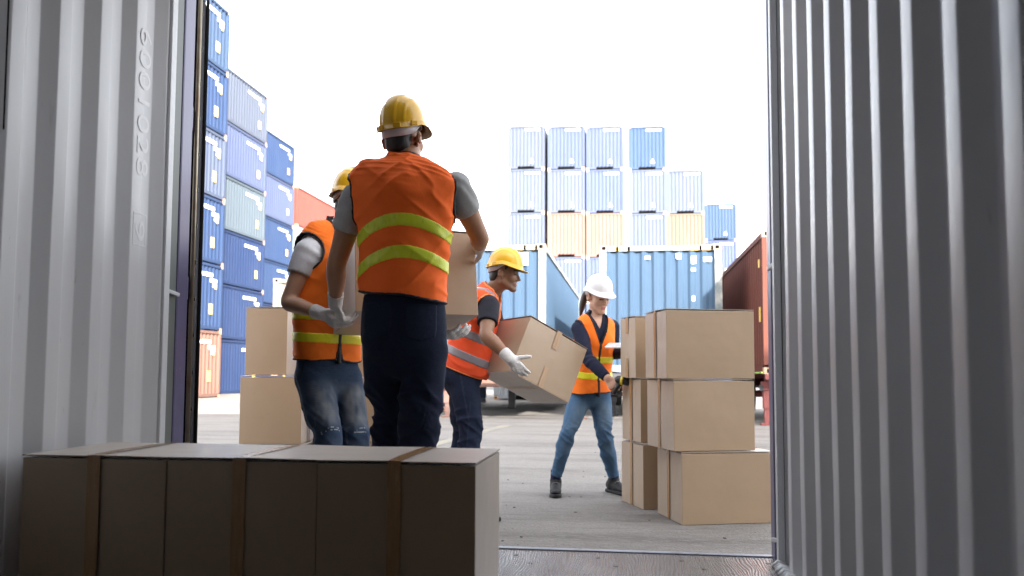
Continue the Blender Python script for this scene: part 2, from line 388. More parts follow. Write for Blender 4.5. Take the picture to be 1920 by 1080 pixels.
PAL = dict(  # paint colours, also greyed and paled to stand in for haze
 blue=paint('container_blue', (0.0186, 0.0351, 0.0811)), deep=paint('container_deep_blue', (0.0141, 0.0266, 0.0686), amt=.3),
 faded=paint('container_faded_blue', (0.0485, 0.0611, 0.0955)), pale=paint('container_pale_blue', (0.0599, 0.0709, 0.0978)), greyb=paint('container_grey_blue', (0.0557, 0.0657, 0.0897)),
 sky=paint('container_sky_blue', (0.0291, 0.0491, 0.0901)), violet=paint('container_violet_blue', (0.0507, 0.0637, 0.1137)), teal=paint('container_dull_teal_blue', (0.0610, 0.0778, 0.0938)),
 salmon=paint('container_faded_red', (0.1559, 0.0806, 0.0659)), peach=paint('container_faded_orange', (0.1443, 0.0787, 0.0602)), orange=paint('container_orange_sunlit', (0.188, 0.076, 0.041)),
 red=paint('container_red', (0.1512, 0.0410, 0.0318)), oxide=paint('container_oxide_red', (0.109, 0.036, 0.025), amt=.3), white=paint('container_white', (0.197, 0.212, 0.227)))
M_PFR = mat('weathered_frame', (.30, .25, .20), .85, spec=.1, noise=[(5, .8, .45, .65, (.50, .22, .10)), (2, .6, .5, .7, (.35, .42, .5))])
KIT = {}
def kit(L, H):
    if (L, H) in KIT: return KIT[(L, H)]
    src = make_container(L, H); k = {}
    hw = CW_/2
    def mesh(mb, name): 
        o = mb.build(name, M_PFR, bevel=0); me = o.data; bpy.data.objects.remove(o); return me
    k['frame'] = [mesh(src['frame'], 'frame')]
    k['side_panel'] = [mesh(m, 'side_panel') for m in src['side_panel']]
    k['end_panel'] = [mesh(m, 'end_panel') for m in src['end_panel']]
    k['roof_panel'] = [mesh(src['roof_panel'], 'roof_panel')]; k['floor_panel'] = [mesh(src['floor_panel'], 'floor_panel')]
    c = MB().box((-.089, -.081, -.059), (.089, .081, .059)); c.box((-.04, -.0835, -.035), (.04, -.0813, .035)); c.m[6:] = [1]*6
    o = c.build('corner_casting', [M_CAST, M_BLK]); k['cast'] = o.data; bpy.data.objects.remove(o)
    # markings: number line and warning triangle on the near end, number block and stickers on both long sides
    m = MB(); m.box((-.05, .006, H-.34), (.92, .012, H-.215)); 
    x = -.05
    k['end_line'] = mesh(m, 'end_lettering')
    m = MB(); i = 0; m.v = [(.22, .018, .42), (.50, .018, .42), (.36, .018, .70), (.22, .026, .42), (.50, .026, .42), (.36, .026, .70)]; m.f = [(0, 1, 2), (5, 4, 3), (0, 3, 4, 1), (1, 4, 5, 2), (2, 5, 3, 0)]; m.m = [0]*5
    k['tri'] = mesh(m, 'warning_triangle')
    m = MB()
    rr = random.Random(5)
    for row, (z, n, y0) in enumerate(((H-.45, 7, L-2.3), (H-.66, 3, L-1.0), (H-.84, 2, L-.8))):
        y = y0
        for q in range(n):
            wd = rr.uniform(.10, .2) if row == 0 else rr.uniform(.1, .16); m.box((hw-.024, y, z-.07), (hw-.012, y+wd, z+.07)); y += wd+.05
        k['side_num%d' % row] = mesh(m, 'side_lettering'); m = MB()
    m = MB().box((hw-.023, L-1.05, .62), (hw-.011, L-.78, 1.02)); k['side_st'] = mesh(m, 'sticker'); k['side_pl'] = mesh(MB().box((hw-.023, L-.62, 1.62), (hw-.011, L-.5, 1.78)), 'label_plate')
    m = MB().box((-.549, .035, .012), (.549, .07, .20)); k['slot'] = mesh(m, 'tunnel_shade')  # solid black block stands in for the shaded tunnel opening
    KIT[(L, H)] = k; return k
def sub(name, me, m, par, loc=None):
    o = bpy.data.objects.new(name, me); COL.objects.link(o); o.parent = par
    if loc is not None: o.location = loc
    if m is not None:
        o.material_slots[0].link = 'OBJECT'; o.material_slots[0].material = m
    return o
def container(label, x, y, z, L, H, col, frame=None, group=None, end=True, side=True, tri=None, num=None, rotz=0, castm=None):
    t = thing('freight_container', label, 'container', (x, y, z), rotz, group); k = kit(L, H); hw = CW_/2; c = PAL[col]
    sub('frame', k['frame'][0], PAL[frame] if frame else c, t)
    for n in ('side_panel', 'end_panel', 'roof_panel', 'floor_panel'):
        for me in k[n]: sub(n, me, c, t)
    for xx in (-hw+.089, hw-.089):
        for yy in (.081, L-.081):
            for zz in (.059, H-.059):
                o = sub('corner_casting', k['cast'], castm, t, (xx, yy - (.004 if yy < 1 else -.004), zz))
    if end:
        if num != False: sub('end_lettering', k['end_line'], M_WTXT, t)
        if tri: sub('warning_triangle', k['tri'], tri, t)
        sub('tunnel_shade', k['slot'], M_BLK, t)
    if side:
        [sub(n_, k['side_num%d' % q], M_WTXT, t) for q, n_ in enumerate(('number_lettering', 'code_lettering', 'mark_lettering'))]; sub('sticker', k['side_st'], M_YST, t); sub('label_plate', k['side_pl'], M_YST, t)
    return t
ORD = ['topmost', 'second from top', 'third from top', 'fourth from top', 'fifth from top', 'lowest']
hw = CW_/2
# left-hand stacks, their long sides towards us
CN = {'blue': 'blue', 'deep': 'dark blue', 'faded': 'faded blue', 'pale': 'pale blue', 'greyb': 'grey-blue', 'sky': 'sky blue', 'violet': 'violet-blue', 'teal': 'washed-out blue', 'salmon': 'faded red', 'peach': 'pale orange', 'orange': 'orange', 'red': 'red', 'white': 'white'}
for nm, xr, yend, cols in (('tall stack by the container door', -16.0, 32.15, ['sky', 'blue', 'faded', 'blue', 'blue', 'peach']),
                           ('middle left stack', -18.85, 42.4, ['greyb', 'violet', 'teal', 'deep', 'deep', 'deep']),
                           ('farthest blue stack at left', -21.3, 52.2, ['blue', 'violet', 'blue', 'blue', 'deep', 'deep'])):
    L = 12.19; y = yend-L
    for i, c in enumerate(cols):
        container('%s container, %s in the %s' % (CN[c], ORD[i], nm), xr-hw, y, gz(yend)+.01+(5-i)*2.592, L, 2.59, c, group='containers in the left-hand stacks', end=False)
L = 12.19
for i, c in enumerate(['red', 'white', 'faded', 'deep', 'blue']):
    o = container('%s container, %s of the stack behind the left man\'s helmet' % ({'red': 'bright red'}.get(c, CN[c]), ['topmost', 'second', 'third', 'fourth', 'lowest'][i]), -21.35-hw, 53.0, gz(53)+.28+(4-i)*2.592, L, 2.59, c, group='containers in the left-hand stacks', end=False)
    if i == 0:   # round white company roundel with a small blue star
        m = MB(); n = 24
        for (r, xx, mi) in ((.62, .004, 0), (.34, .010, 1)):
            b0 = len(m.v); 
            for q in range(n):
                a = 2*math.pi*q/n; rr_ = r if mi == 0 else r*(1 if q % 4 < 2 else .6)
                m.v.append((hw-.018+xx, 6.6+rr_*math.cos(a)*1.5, .85+rr_*math.sin(a)))
            m.f.append(tuple(range(b0, b0+n))); m.m.append(mi)
        lg = m.build('roundel', [M_WTXT, PAL['blue']], o)
# the far stack straight ahead, ends towards us
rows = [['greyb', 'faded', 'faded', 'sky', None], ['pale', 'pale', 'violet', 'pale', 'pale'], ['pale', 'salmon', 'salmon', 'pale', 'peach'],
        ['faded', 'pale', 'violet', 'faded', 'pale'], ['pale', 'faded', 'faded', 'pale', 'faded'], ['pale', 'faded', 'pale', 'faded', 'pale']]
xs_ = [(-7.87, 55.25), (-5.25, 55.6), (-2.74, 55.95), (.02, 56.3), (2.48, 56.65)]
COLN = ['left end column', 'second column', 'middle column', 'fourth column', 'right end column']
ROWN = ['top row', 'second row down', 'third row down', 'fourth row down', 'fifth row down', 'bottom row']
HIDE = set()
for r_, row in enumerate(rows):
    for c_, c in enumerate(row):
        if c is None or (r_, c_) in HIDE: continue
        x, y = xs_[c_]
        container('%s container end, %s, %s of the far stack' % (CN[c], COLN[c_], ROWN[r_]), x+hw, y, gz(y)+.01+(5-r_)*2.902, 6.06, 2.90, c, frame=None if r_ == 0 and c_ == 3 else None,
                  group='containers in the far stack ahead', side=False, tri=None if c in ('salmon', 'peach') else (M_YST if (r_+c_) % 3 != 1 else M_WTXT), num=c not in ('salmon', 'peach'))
for i, c in enumerate(['sky', 'violet', 'faded', 'pale', 'blue'][:3]):
    container('%s container, %s of the short stack right of the far stack' % (CN[c], ['on top', 'second from the top', 'third from the top'][i]), 6.04+hw*.9, 68, gz(68)+.01+(4-i)*2.902, 6.06, 2.9, c, group='containers in the short far stack', side=False, tri=M_WTXT)
for i in (3, 4):
    container('%s container, %s of the short stack, behind the trailer container' % (CN['pale'], ['', '', '', 'fourth', 'lowest'][i]), 6.04+hw*.9, 68, gz(68)+.01+(4-i)*2.902, 6.06, 2.9, 'pale', group='containers in the short far stack', side=False)
# containers on trailers in the middle distance
def hazard(par, H):
    for x0 in (-hw+.16, hw-.16-.46):
        m = MB()
        for q in range(8): m.box((x0+q*.0575, -.004, H-.115), (x0+q*.0575+.0574, .003, H-.03), q % 4 == 3)
        m.build('hazard_marking', [M_YST, M_BLK], par)
PAL['front'] = paint('container_clean_blue', (.036, .064, .104), amt=.25); PAL['cream'] = paint('container_cream', (.16, .135, .105))
M_FRAME2 = mat('bleached_post', (.105, .125, .13), .8, noise=[(4, .6, .4, .7, (.5, .45, .4))]); PAL['bleached'] = M_FRAME2
CZ = .66
cR = container('clean blue container end on a trailer behind the woman', .63, 17.45, CZ, 12.19, 2.59, 'front', 'bleached', end=False, side=False); hazard(cR, 2.59)
cL = container('blue container on a trailer, long side receding behind the tilted box', -2.87, 17.05, CZ, 12.19, 2.59, 'front', 'bleached', end=False, side=False); hazard(cL, 2.59)
def letters(par, H, spots, z, h):
    m = MB()
    for (x, w_) in spots: m.box((x, -.002+.020, z), (x+w_, .030, z+h))
    m.build('white_lettering', M_WTXT, par)
letters(cL, 2.59, [(-.60, .17), (-.36, .12), (.22, .15), (.45, .15), (.66, .20)], 2.16, .26)
m = MB(); rr_ = random.Random(3)
for (x, z, w_, h) in ((.32, 2.30, .10, .11), (.62, 2.20, .09, .16), (.62, 2.05, .08, .06), (.86, 2.24, .16, .09), (.63, 1.45, .05, .10), (-.3, 2.3, .10, .06)): MB().box((x, .018, z), (x+w_, .030, z+h)).build('paint_patch', M_WTXT, cR)
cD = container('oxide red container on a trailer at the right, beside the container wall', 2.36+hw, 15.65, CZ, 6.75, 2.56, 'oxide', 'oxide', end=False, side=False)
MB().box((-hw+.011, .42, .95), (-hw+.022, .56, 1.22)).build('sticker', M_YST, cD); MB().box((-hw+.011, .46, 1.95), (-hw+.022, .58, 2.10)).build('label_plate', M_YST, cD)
# thin orange board paints the sunlight on its end
ex = MB().box((-hw+.141, .004, .165), (hw-.141, .028, 2.43)).build('sunlit_end_board', PAL['orange'], cD)
cG = container('blue container standing on the ground behind the trailer legs', -4.5-hw, 21.0, gz(24)+.01, 6.06, 2.59, 'blue', end=False, side=False)
cP = container('white container standing on the ground, seen beneath the trailer bed', -5.05+hw, 32.0, gz(32)+.02, 6.06, 2.59, 'white', end=True, side=False, num=False)
cC = container('cream container with a rusty corner, behind the left man carrying a box', -9.4+hw, 21.75, CZ-.12, 12.19, 2.59, 'cream', end=False, side=False)

# ------------------------------------------------------------------ trailers
M_CHB = mat('trailer_brown', (.17, .085, .065), .6, noise=[(6, .7, .45, .7, (.11, .09, .08))])
M_CHD = mat('trailer_dark', (.035, .035, .04), .6, noise=[(6, .6, .5, .7, (.08, .06, .05))])
M_CHR = mat('trailer_oxide', (.16, .04, .035), .6)
M_TYRE = mat('tyre_rubber', (.016, .016, .017), .85, bump=[(30, .5, .01)])
M_RIM = mat('steel_rim', (.4, .4, .42), .4, .6)
def trailer(label, x, y0, L, m, legs, leg_y, braces=True, axles=True, top=CZ):
    gy = lambda y: gz(y)
    t = thing('container_trailer', label, 'trailer', (x, y0, gz(y0)))
    B = (x, y0, gz(y0))
    for dx in (-.48, .48):
        mb = MB(); mb.box((x+dx-.06, y0+.1, top-.34), (x+dx+.06, y0+L-.1, top-.30)); mb.box((x+dx-.06, y0+.1, top-.075), (x+dx+.06, y0+L-.1, top-.035)); mb.box((x+dx-.012, y0+.1, top-.30), (x+dx+.012, y0+L-.1, top-.075))
        mb.build('main_beam', m[1], t, base=B)
    for yy in (y0+.02, y0+L*.5, y0+L-.14):
        mb = MB().box((x-1.20, yy, top-.10), (x+1.20, yy+.12, top-.006)); mb.build('cross_bolster', m[1], t, base=B, bevel=.006)
    for yy in (y0+L*.25, y0+L*.75):
        MB().box((x-.95, yy, top-.28), (x+.95, yy+.08, top-.10)).build('cross_member', m[1], t, base=B)
    # landing gear: header beam, two legs with feet and a brace each
    lx0, lx1 = legs; z0 = gy(leg_y)
    MB().box((lx0-.10, leg_y-.09, top-.30), (lx1+.10, leg_y+.09, top-.14)).build('landing_beam', m[0], t, base=B, bevel=.006)
    for sx, lx in ((1, lx0), (-1, lx1)):
        mb = MB(); mb.box((lx-.075, leg_y-.075, z0+.30), (lx+.075, leg_y+.075, top-.302)); mb.box((lx-.055, leg_y-.055, z0+.04), (lx+.055, leg_y+.055, z0+.30)); mb.box((lx-.12, leg_y-.10, z0), (lx+.12, leg_y+.10, z0+.04))
        lg = mb.build('landing_leg', m[0], t, base=B, bevel=.005)
        if braces: MB().bar((lx+sx*.08, leg_y+.02, z0+.42), (lx+sx*.50, leg_y+.02, top-.31), .07, .07).build('leg_brace', m[0], t, base=B)
        MB().box((lx-.14, leg_y-.11, z0+.62), (lx-.078, leg_y-.02, z0+.72)).build('gear_case', M_CHD, t, base=B)
    if axles:
        for yy in (y0+L-1.6, y0+L-2.9):
            zz = gy(yy)+.50
            mb = MB().tube([(x-.95, yy, zz), (x+.95, yy, zz)], .07, 10); mb.build('axle', m[1], t, base=B)
            for sx in (-1, 1):
                cx = x+sx*1.0
                prof = [(-.14, .30), (-.14, .42), (-.11, .48), (-.05, .50), (.05, .50), (.11, .48), (.14, .42), (.14, .30)]
                mb = MB(); n = 28
                for (dx, r) in prof:
                    for q in range(n): a = 2*math.pi*q/n; mb.v.append((cx+dx, yy+r*math.cos(a), zz+r*math.sin(a)))
                for i in range(len(prof)-1):
                    for q in range(n): a = i*n+q; b_ = i*n+(q+1) % n; mb.f.append((a, b_, b_+n, a+n)); mb.m.append(0)
                wl = mb.build('wheel', M_TYRE, t, base=B, smooth=True)
                mb = MB().tube([(cx-.10, yy, zz), (cx+.10, yy, zz)], .30, 24); mb.build('rim', M_RIM, wl, base=B)
    return t
trailer('brown legged trailer under the left blue container, behind the carried boxes', -2.87, 17.02, 12.3, (M_CHB, M_CHD), (-3.74, -.98), 17.62, axles=False)
trailer('dark trailer carrying the clean blue container, behind the woman', .63, 17.42, 12.3, (M_CHD, M_CHD), (-.35, 1.6), 19.2)
trailer('oxide red trailer under the red container, at the right by the container post', 3.58, 15.62, 6.9, (M_CHR, M_CHR), (2.46, 4.7), 16.0)
# dark inner legs of the left trailer, farther back
o = bpy.data.objects
t = thing('trailer_stand', 'dark propping stand with a slanted brace under the bed of the left trailer', 'stand', (-3.0, 24, gz(24)))
B = (-3.0, 24, gz(24)); zt = .305
mb = MB()
p_ = cw(W(955, 763, 23.0))
MB().box((p_.x-.09, 23.2, gz(23)), (p_.x+.09, 23.38, zt)).build('leg', M_CHD, t, base=B, bevel=.006)
MB().bar((p_.x+.05, 23.29, gz(23)+.5), (p_.x+.72, 23.29, zt-.03), .10, .10).build('brace', M_CHD, t, base=B)
MB().box((p_.x-.5, 23.19, zt+.003), (p_.x+1.2, 23.39, zt+.012)).build('cap_plate', M_CHD, t, base=B)
# a patch of greenery far behind the red trailer
M_LEAF = mat('leaf_green', (.09, .16, .03), .6, noise=[(3, .9, .4, .6, (.16, .20, .05))])
M_TRUNK = mat('bark', (.10, .07, .05), .9)
def bush(label, x, y, r, h, n):
    t = thing('tree', label, 'tree', (x, y, gz(y))); rr_ = random.Random(int(x*10))
    MB().tube([(0, 0, 0), (.1, 0, h*.35), (.05, .1, h*.6)], [.16, .12, .05], 8).build('trunk', M_TRUNK, t, smooth=True)
    m = MB(); cl = [(rr_.gauss(0, r*.45), rr_.gauss(0, r*.45), h*rr_.uniform(.35, .9), r*rr_.uniform(.25, .45)) for _ in range(16)]
    for k in range(n):
        c = rr_.choice(cl); d = Vector((rr_.gauss(0, 1), rr_.gauss(0, 1), rr_.gauss(0, .8))).normalized()*c[3]*rr_.uniform(.6, 1)
        p = Vector(c[:3])+d; X = Vector((rr_.gauss(0, 1), rr_.gauss(0, 1), rr_.gauss(0, 1))).normalized(); Y = X.orthogonal().normalized(); s = rr_.uniform(.08, .16)
        m.quad(p-X*s-Y*s*.6, p+X*s-Y*s*.4, p+X*s+Y*s*.6, p-X*s*.7+Y*s*.5)
    m.build('crown', M_LEAF, t)
bush('sunlit leafy tree far behind the red trailer legs at the right', 12.3, 78, 2.2, 2.6, 2600)
# ------------------------------------------------------------------ cardboard boxes
def ex_card(m, n, l, b, co, src):
    mp = n.new('ShaderNodeMapping'); mp.inputs['Scale'].default_value = (1, 1, 1); l.new(co, mp.inputs[0])
    wv = n.new('ShaderNodeTexWave'); wv.bands_direction = 'Z'; wv.inputs['Scale'].default_value = 55; wv.inputs['Distortion'].default_value = .6
    l.new(mp.outputs[0], wv.inputs['Vector'])
    nz = n.new('ShaderNodeTexNoise'); nz.inputs['Scale'].default_value = 5; l.new(co, nz.inputs['Vector'])
    bn = n.new('ShaderNodeBump'); bn.inputs['Strength'].default_value = .10; bn.inputs['Distance'].default_value = .002; l.new(wv.outputs['Fac'], bn.inputs['Height'])
    b2 = n.new('ShaderNodeBump'); b2.inputs['Strength'].default_value = .25; b2.inputs['Distance'].default_value = .02; l.new(nz.outputs['Fac'], b2.inputs['Height']); l.new(bn.outputs[0], b2.inputs['Normal'])
    l.new(b2.outputs[0], b.inputs['Normal']); b.inputs['Sheen Weight'].default_value = .6; b.inputs['Sheen Roughness'].default_value = .35
M_CARD = mat('cardboard', (.345, .24, .15), .40, noise=[(2.2, .45, .4, .7, (.30, .205, .125)), (60, .25, .5, .75, (.27, .185, .115), (1, 1, 6)), (8, .5, .68, .76, (.26, .175, .105), (1, 1, 2))], extra=ex_card, spec=.55, coat=.12)
M_CEDGE = mat('cut_cardboard_edge', (.22, .145, .085), .9)
M_TAPE = mat('brown_packing_tape', (.34, .195, .085), .22, noise=[(9, .7, .45, .65, (.30, .14, .04), (6, 6, .7)), (16, .8, .6, .72, (.52, .32, .16), (8, 8, .6))], bump=[(14, .5, .004, (9, 9, .6))], spec=.5)
M_TAPEP = mat('dull_packing_tape', (.40, .26, .15), .4, noise=[(12, .6, .45, .65, (.33, .20, .11), (5, 5, .7))], bump=[(14, .5, .003, (7, 7, 1))])
def carton(label, loc, dims, ax=None, rotz=0.0, tape='full', flap_dark=False, group='cardboard boxes', tm=None, bottom=False, lean=0.0, crease=0):
    """local frame: origin at the middle of the base; tape seam runs along local Y over the top and down the two end faces (+-Y)"""
    sx, sy, sz = dims; t = thing('cardboard_box', label, 'box', loc, rotz, group)
    if ax is not None: t.rotation_euler = Matrix((ax[0], ax[1], ax[2])).transposed().to_euler()
    rr = random.Random(int(abs(loc[0]*977+loc[1]*331+loc[2]*113)*10)); hx, hy = sx/2, sy/2; tf = .0045; sz = sz-.0045
    # four walls with a slight belly
    m = MB(); N = 7
    corners = [(-hx, -hy), (hx, -hy), (hx, hy), (-hx, hy)]
    cols = []
    for k in range(4):
        a, b_ = Vector(corners[k]), Vector(corners[(k+1) % 4]); nn = Vector(((b_-a).y, -(b_-a).x)).normalized(); bulge = rr.uniform(-.002, .005)
        for q in range(N):
            s = q/N; cols.append((a.lerp(b_, s), nn, s, bulge))
    NZ = 6
    for (p, nn, s, bulge) in cols:
        for z in range(NZ+1):
            h = z/NZ; d = bulge*4*s*(1-s)*4*h*(1-h)
            m.v.append((p.x+nn.x*d, p.y+nn.y*d, .001+h*(sz-tf*2-.002)))
    nc = len(cols)
    for i in range(nc):
        for z in range(NZ):
            a = i*(NZ+1)+z; b_ = ((i+1) % nc)*(NZ+1)+z; m.f.append((a, b_, b_+1, a+1)); m.m.append(0)
    m.f.append(tuple(i*(NZ+1) for i in reversed(range(nc)))); m.m.append(0); m.f.append(tuple(i*(NZ+1)+NZ for i in range(nc))); m.m.append(0)
    body = m.build('carton', M_CARD, t, bevel=.0022, seg=2)
    # top flaps: two long outer flaps meeting at the seam, each slightly sprung
    for s in (-1, 1):
        g0 = .0015; m = MB(); lift = rr.uniform(.000, .003); e = .0012
        x0, x1 = sorted((s*g0, s*(hx+e)))
        zs = {True: sz-tf, False: sz-tf}
        nx_ = 5
        for i in range(nx_+1):
            x = x0+(x1-x0)*i/nx_; near = 1-abs(x)/hx
            for y in (-hy-e, 0, hy+e):
                z = sz-tf+lift*max(0, near)*(1 if y else .4)+.0006
                m.v += [(x, y, z), (x, y, z+tf-.001)]
        def idx(i, j, k): return (i*3+j)*2+k
        for i in range(nx_):
            for j in range(2):
                m.f += [(idx(i, j, 1), idx(i+1, j, 1), idx(i+1, j+1, 1), idx(i, j+1, 1)), (idx(i, j+1, 0), idx(i+1, j+1, 0), idx(i+1, j, 0), idx(i, j, 0))]; m.m += [0, 0]
            m.f += [(idx(i, 0, 0), idx(i+1, 0, 0), idx(i+1, 0, 1), idx(i, 0, 1)), (idx(i, 2, 1), idx(i+1, 2, 1), idx(i+1, 2, 0), idx(i, 2, 0))]; m.m += [1, 1]
        for j in range(2):
            m.f += [(idx(0, j, 1), idx(0, j+1, 1), idx(0, j+1, 0), idx(0, j, 0)), (idx(nx_, j, 0), idx(nx_, j+1, 0), idx(nx_, j+1, 1), idx(nx_, j, 1))]; m.m += [1, 0]
        fo = m.build('flap', [M_CARD, M_CEDGE], t)
    tm = tm or M_TAPE; tw = .0195
    if tape:
        def strip(pts, wob=.002):
            mm = MB(); n = 14; P = []
            segs = list(zip(pts[:-1], pts[1:])); tot = sum((Vector(b_)-Vector(a)).length for a, b_ in segs)
            for (a, b_) in segs:
                a, b_ = Vector(a), Vector(b_); k = max(1, int(n*(b_-a).length/tot))
                for q in range(k): P.append(a.lerp(b_, q/k))
            P.append(Vector(pts[-1]))
            for p in P:
                w0 = tw+rr.uniform(-wob, wob)*.6
                for xx in (-w0, 0, w0): mm.v.append((p.x+xx, p.y+(rr.uniform(-.0005, .0009) if xx == 0 else 0), p.z+(rr.uniform(-.0003, .0008) if xx == 0 else 0)))
            for i in range(len(P)-1):
                for j in range(2): a = i*3+j; mm.f.append((a, a+1, a+4, a+3)); mm.m.append(0)
            return mm
        dx = rr.uniform(-.006, .006); L = sz*.99 if tape == 'full' else .115; e = .0055
        top = strip([(dx, -hy-e, sz-L), (dx, -hy-e, sz+.0015), (dx, -hy*.5, sz+.0042), (dx, hy*.5, sz+.0042), (dx, hy+e, sz+.0015), (dx, hy+e, sz-L)])
        top.build('tape', tm, t)
        if tape == 'tabs' or bottom:
            Lb = .13
            strip([(dx, -hy-e, Lb), (dx, -hy-e, -.0015), (dx, -hy*.5, -.003), (dx, hy*.5, -.003), (dx, hy+e, -.0015), (dx, hy+e, Lb)]).build('tape', tm, t)
    if bottom:
        for s in (-1, 1):
            x0, x1 = sorted((s*.0015, s*(hx+.001))); MB().box((x0, -hy-.001, -.0022), (x1, hy+.001, .0008)).build('flap', M_CARD, t)
    return t
# the three on the container floor: fronts at y = 2.36
for k, lab in enumerate(('dark cardboard box on the floor against the left container wall', 'middle one of three dark cardboard boxes on the container floor', 'dark cardboard box on the container floor with its pale right side showing')):
    carton(lab, (-1.79+.2285+k*.4565, 2.36+.22+(.004 if k == 1 else 0), .001), (.4545, .44, .449), group='boxes in a row on the container floor', tape='full')
# right-hand stacks
def from_px(px, py, z):                           # a point at height z seen at a pixel -> world
    q = _f + (px-960)/F_PX*_r + (PPY-py)/F_PX*_u; k = (z-CAM_H)/q[2]; return cw(q*k + np.array((0, 0, CAM_H)))
def stack_box(lab, c, z, dims, deg, **kw):
    """c: world xy of the near front-left bottom corner; dims (along the front, into the depth, height); deg: turn; seam left to right"""
    a = R(deg); ex = Vector((math.cos(a), math.sin(a), 0)); ey = Vector((-math.sin(a), math.cos(a), 0))
    ctr = Vector((c[0], c[1], 0))+ex*dims[0]/2+ey*dims[1]/2
    return carton(lab, (ctr.x, ctr.y, z), (dims[1], dims[0], dims[2]), rotz=a-math.pi/2, **kw)
GR = GROUND+.001; BH = .428
zc_ = .90*F_PX/(978-695.5)
def cpt(px, d): v = cw(W(px, 700, d)); return (v.x, v.y)
stack_box('large cardboard box, bottom of the front stack by the right container post', cpt(1277, 5.10), GR, (.58, .44, BH), 17, group='boxes stacked at the right')
stack_box('large cardboard box, middle of the front stack at the right', cpt(1263, 5.10), GR+BH, (.515, .45, BH), 19, group='boxes stacked at the right')
stack_box('large cardboard box on top of the front stack at the right', cpt(1250, 5.11), GR+2*BH, (.55, .42, BH-.006), 16, group='boxes stacked at the right')
stack_box('taped cardboard box, bottom of the rear stack by the woman\'s shoe', cpt(1205, 5.66), GR, (.50, .40, BH), 21, group='boxes stacked at the right')
stack_box('cardboard box in the middle of the rear stack, by the hand-held scanner', cpt(1201, 5.70), GR+BH, (.44, .36, BH), 20, group='boxes stacked at the right')
stack_box('narrow cardboard box with two short tape tabs, beside the woman', cpt(1192, 5.72), GR+2*BH, (.40, .25, BH-.012), 24, group='boxes stacked at the right', tape='tabs')
# left-hand stacks, partly hidden
BL = .432
stack_box('plain cardboard box at the bottom of the left stack, behind the foreground boxes', cpt(456, 5.42), GR, (.40, .45, BL), 10, group='boxes stacked at the left', tape='tabs')
stack_box('plain cardboard box in the middle of the left stack, behind the ripped jeans', cpt(451, 5.42), GR+BL, (.385, .45, BL), 9.5, group='boxes stacked at the left', tape='tabs')
_sb = stack_box('scuffed cardboard box on top of the left stack, below the left man\'s elbow', cpt(459, 5.45), GR+2*BL, (.262, .40, BL+.006), 8, group='boxes stacked at the left', tape=None)
stack_box('cardboard box between the two left men\'s legs, bottom of its stack', cpt(600, 5.55), GR, (.36, .45, BL), 9, group='boxes stacked at the left', tape='tabs')
stack_box('cardboard box seen between the two men\'s jeans, second in its stack', cpt(600, 5.55), GR+BL, (.355, .45, BL), 9, group='boxes stacked at the left', tape='tabs')
stack_box('cardboard box seen between the two men\'s hips, third in its stack', cpt(600, 5.57), GR+2*BL, (.35, .42, BL), 9, group='boxes stacked at the left', tape='tabs')
# two dark scuffs on its face
for (x, z0, z1) in ((.045, .33, .37), (.062, .28, .33)):
    MB().tube([(-.2005, x-.135, z0), (-.2010, x-.135+.004, (z0+z1)/2), (-.2005, x-.135+.002, z1)], .0018, 5).build('scuff_mark', M_CEDGE, _sb)
# ------------------------------------------------------------------ distance-field bodies
def vnoise(P, seed=0):
    """smooth value noise in -1..1 at points (n,3)"""
    i = np.floor(P).astype(np.int64); f = (P-i).astype(np.float32); f = f*f*(3-2*f); out = np.zeros(len(P), np.float32)
    def h(a, b, c):
        n = (a*374761393 + b*668265263 + c*2147483647 + seed*144269) & 0xffffffff
        n = ((n ^ (n >> 13))*1274126177) & 0xffffffff; n = n ^ (n >> 16)
        return ((n & 0xffff)/32767.5-1).astype(np.float32)
    for dx in (0, 1):
        for dy in (0, 1):
            for dz in (0, 1):
                w_ = (f[:, 0] if dx else 1-f[:, 0])*(f[:, 1] if dy else 1-f[:, 1])*(f[:, 2] if dz else 1-f[:, 2])
                out += w_*h(i[:, 0]+dx, i[:, 1]+dy, i[:, 2]+dz)
    return out
def nrm(v): v = np.asarray(v, float); return v/np.linalg.norm(v)
def smin(a, b, k):
    if k <= 0: return np.minimum(a, b)
    h = np.maximum(k-np.abs(a-b), 0)/k; return np.minimum(a, b)-h*h*k*.25
def smax(a, b, k): return -smin(-a, -b, k)
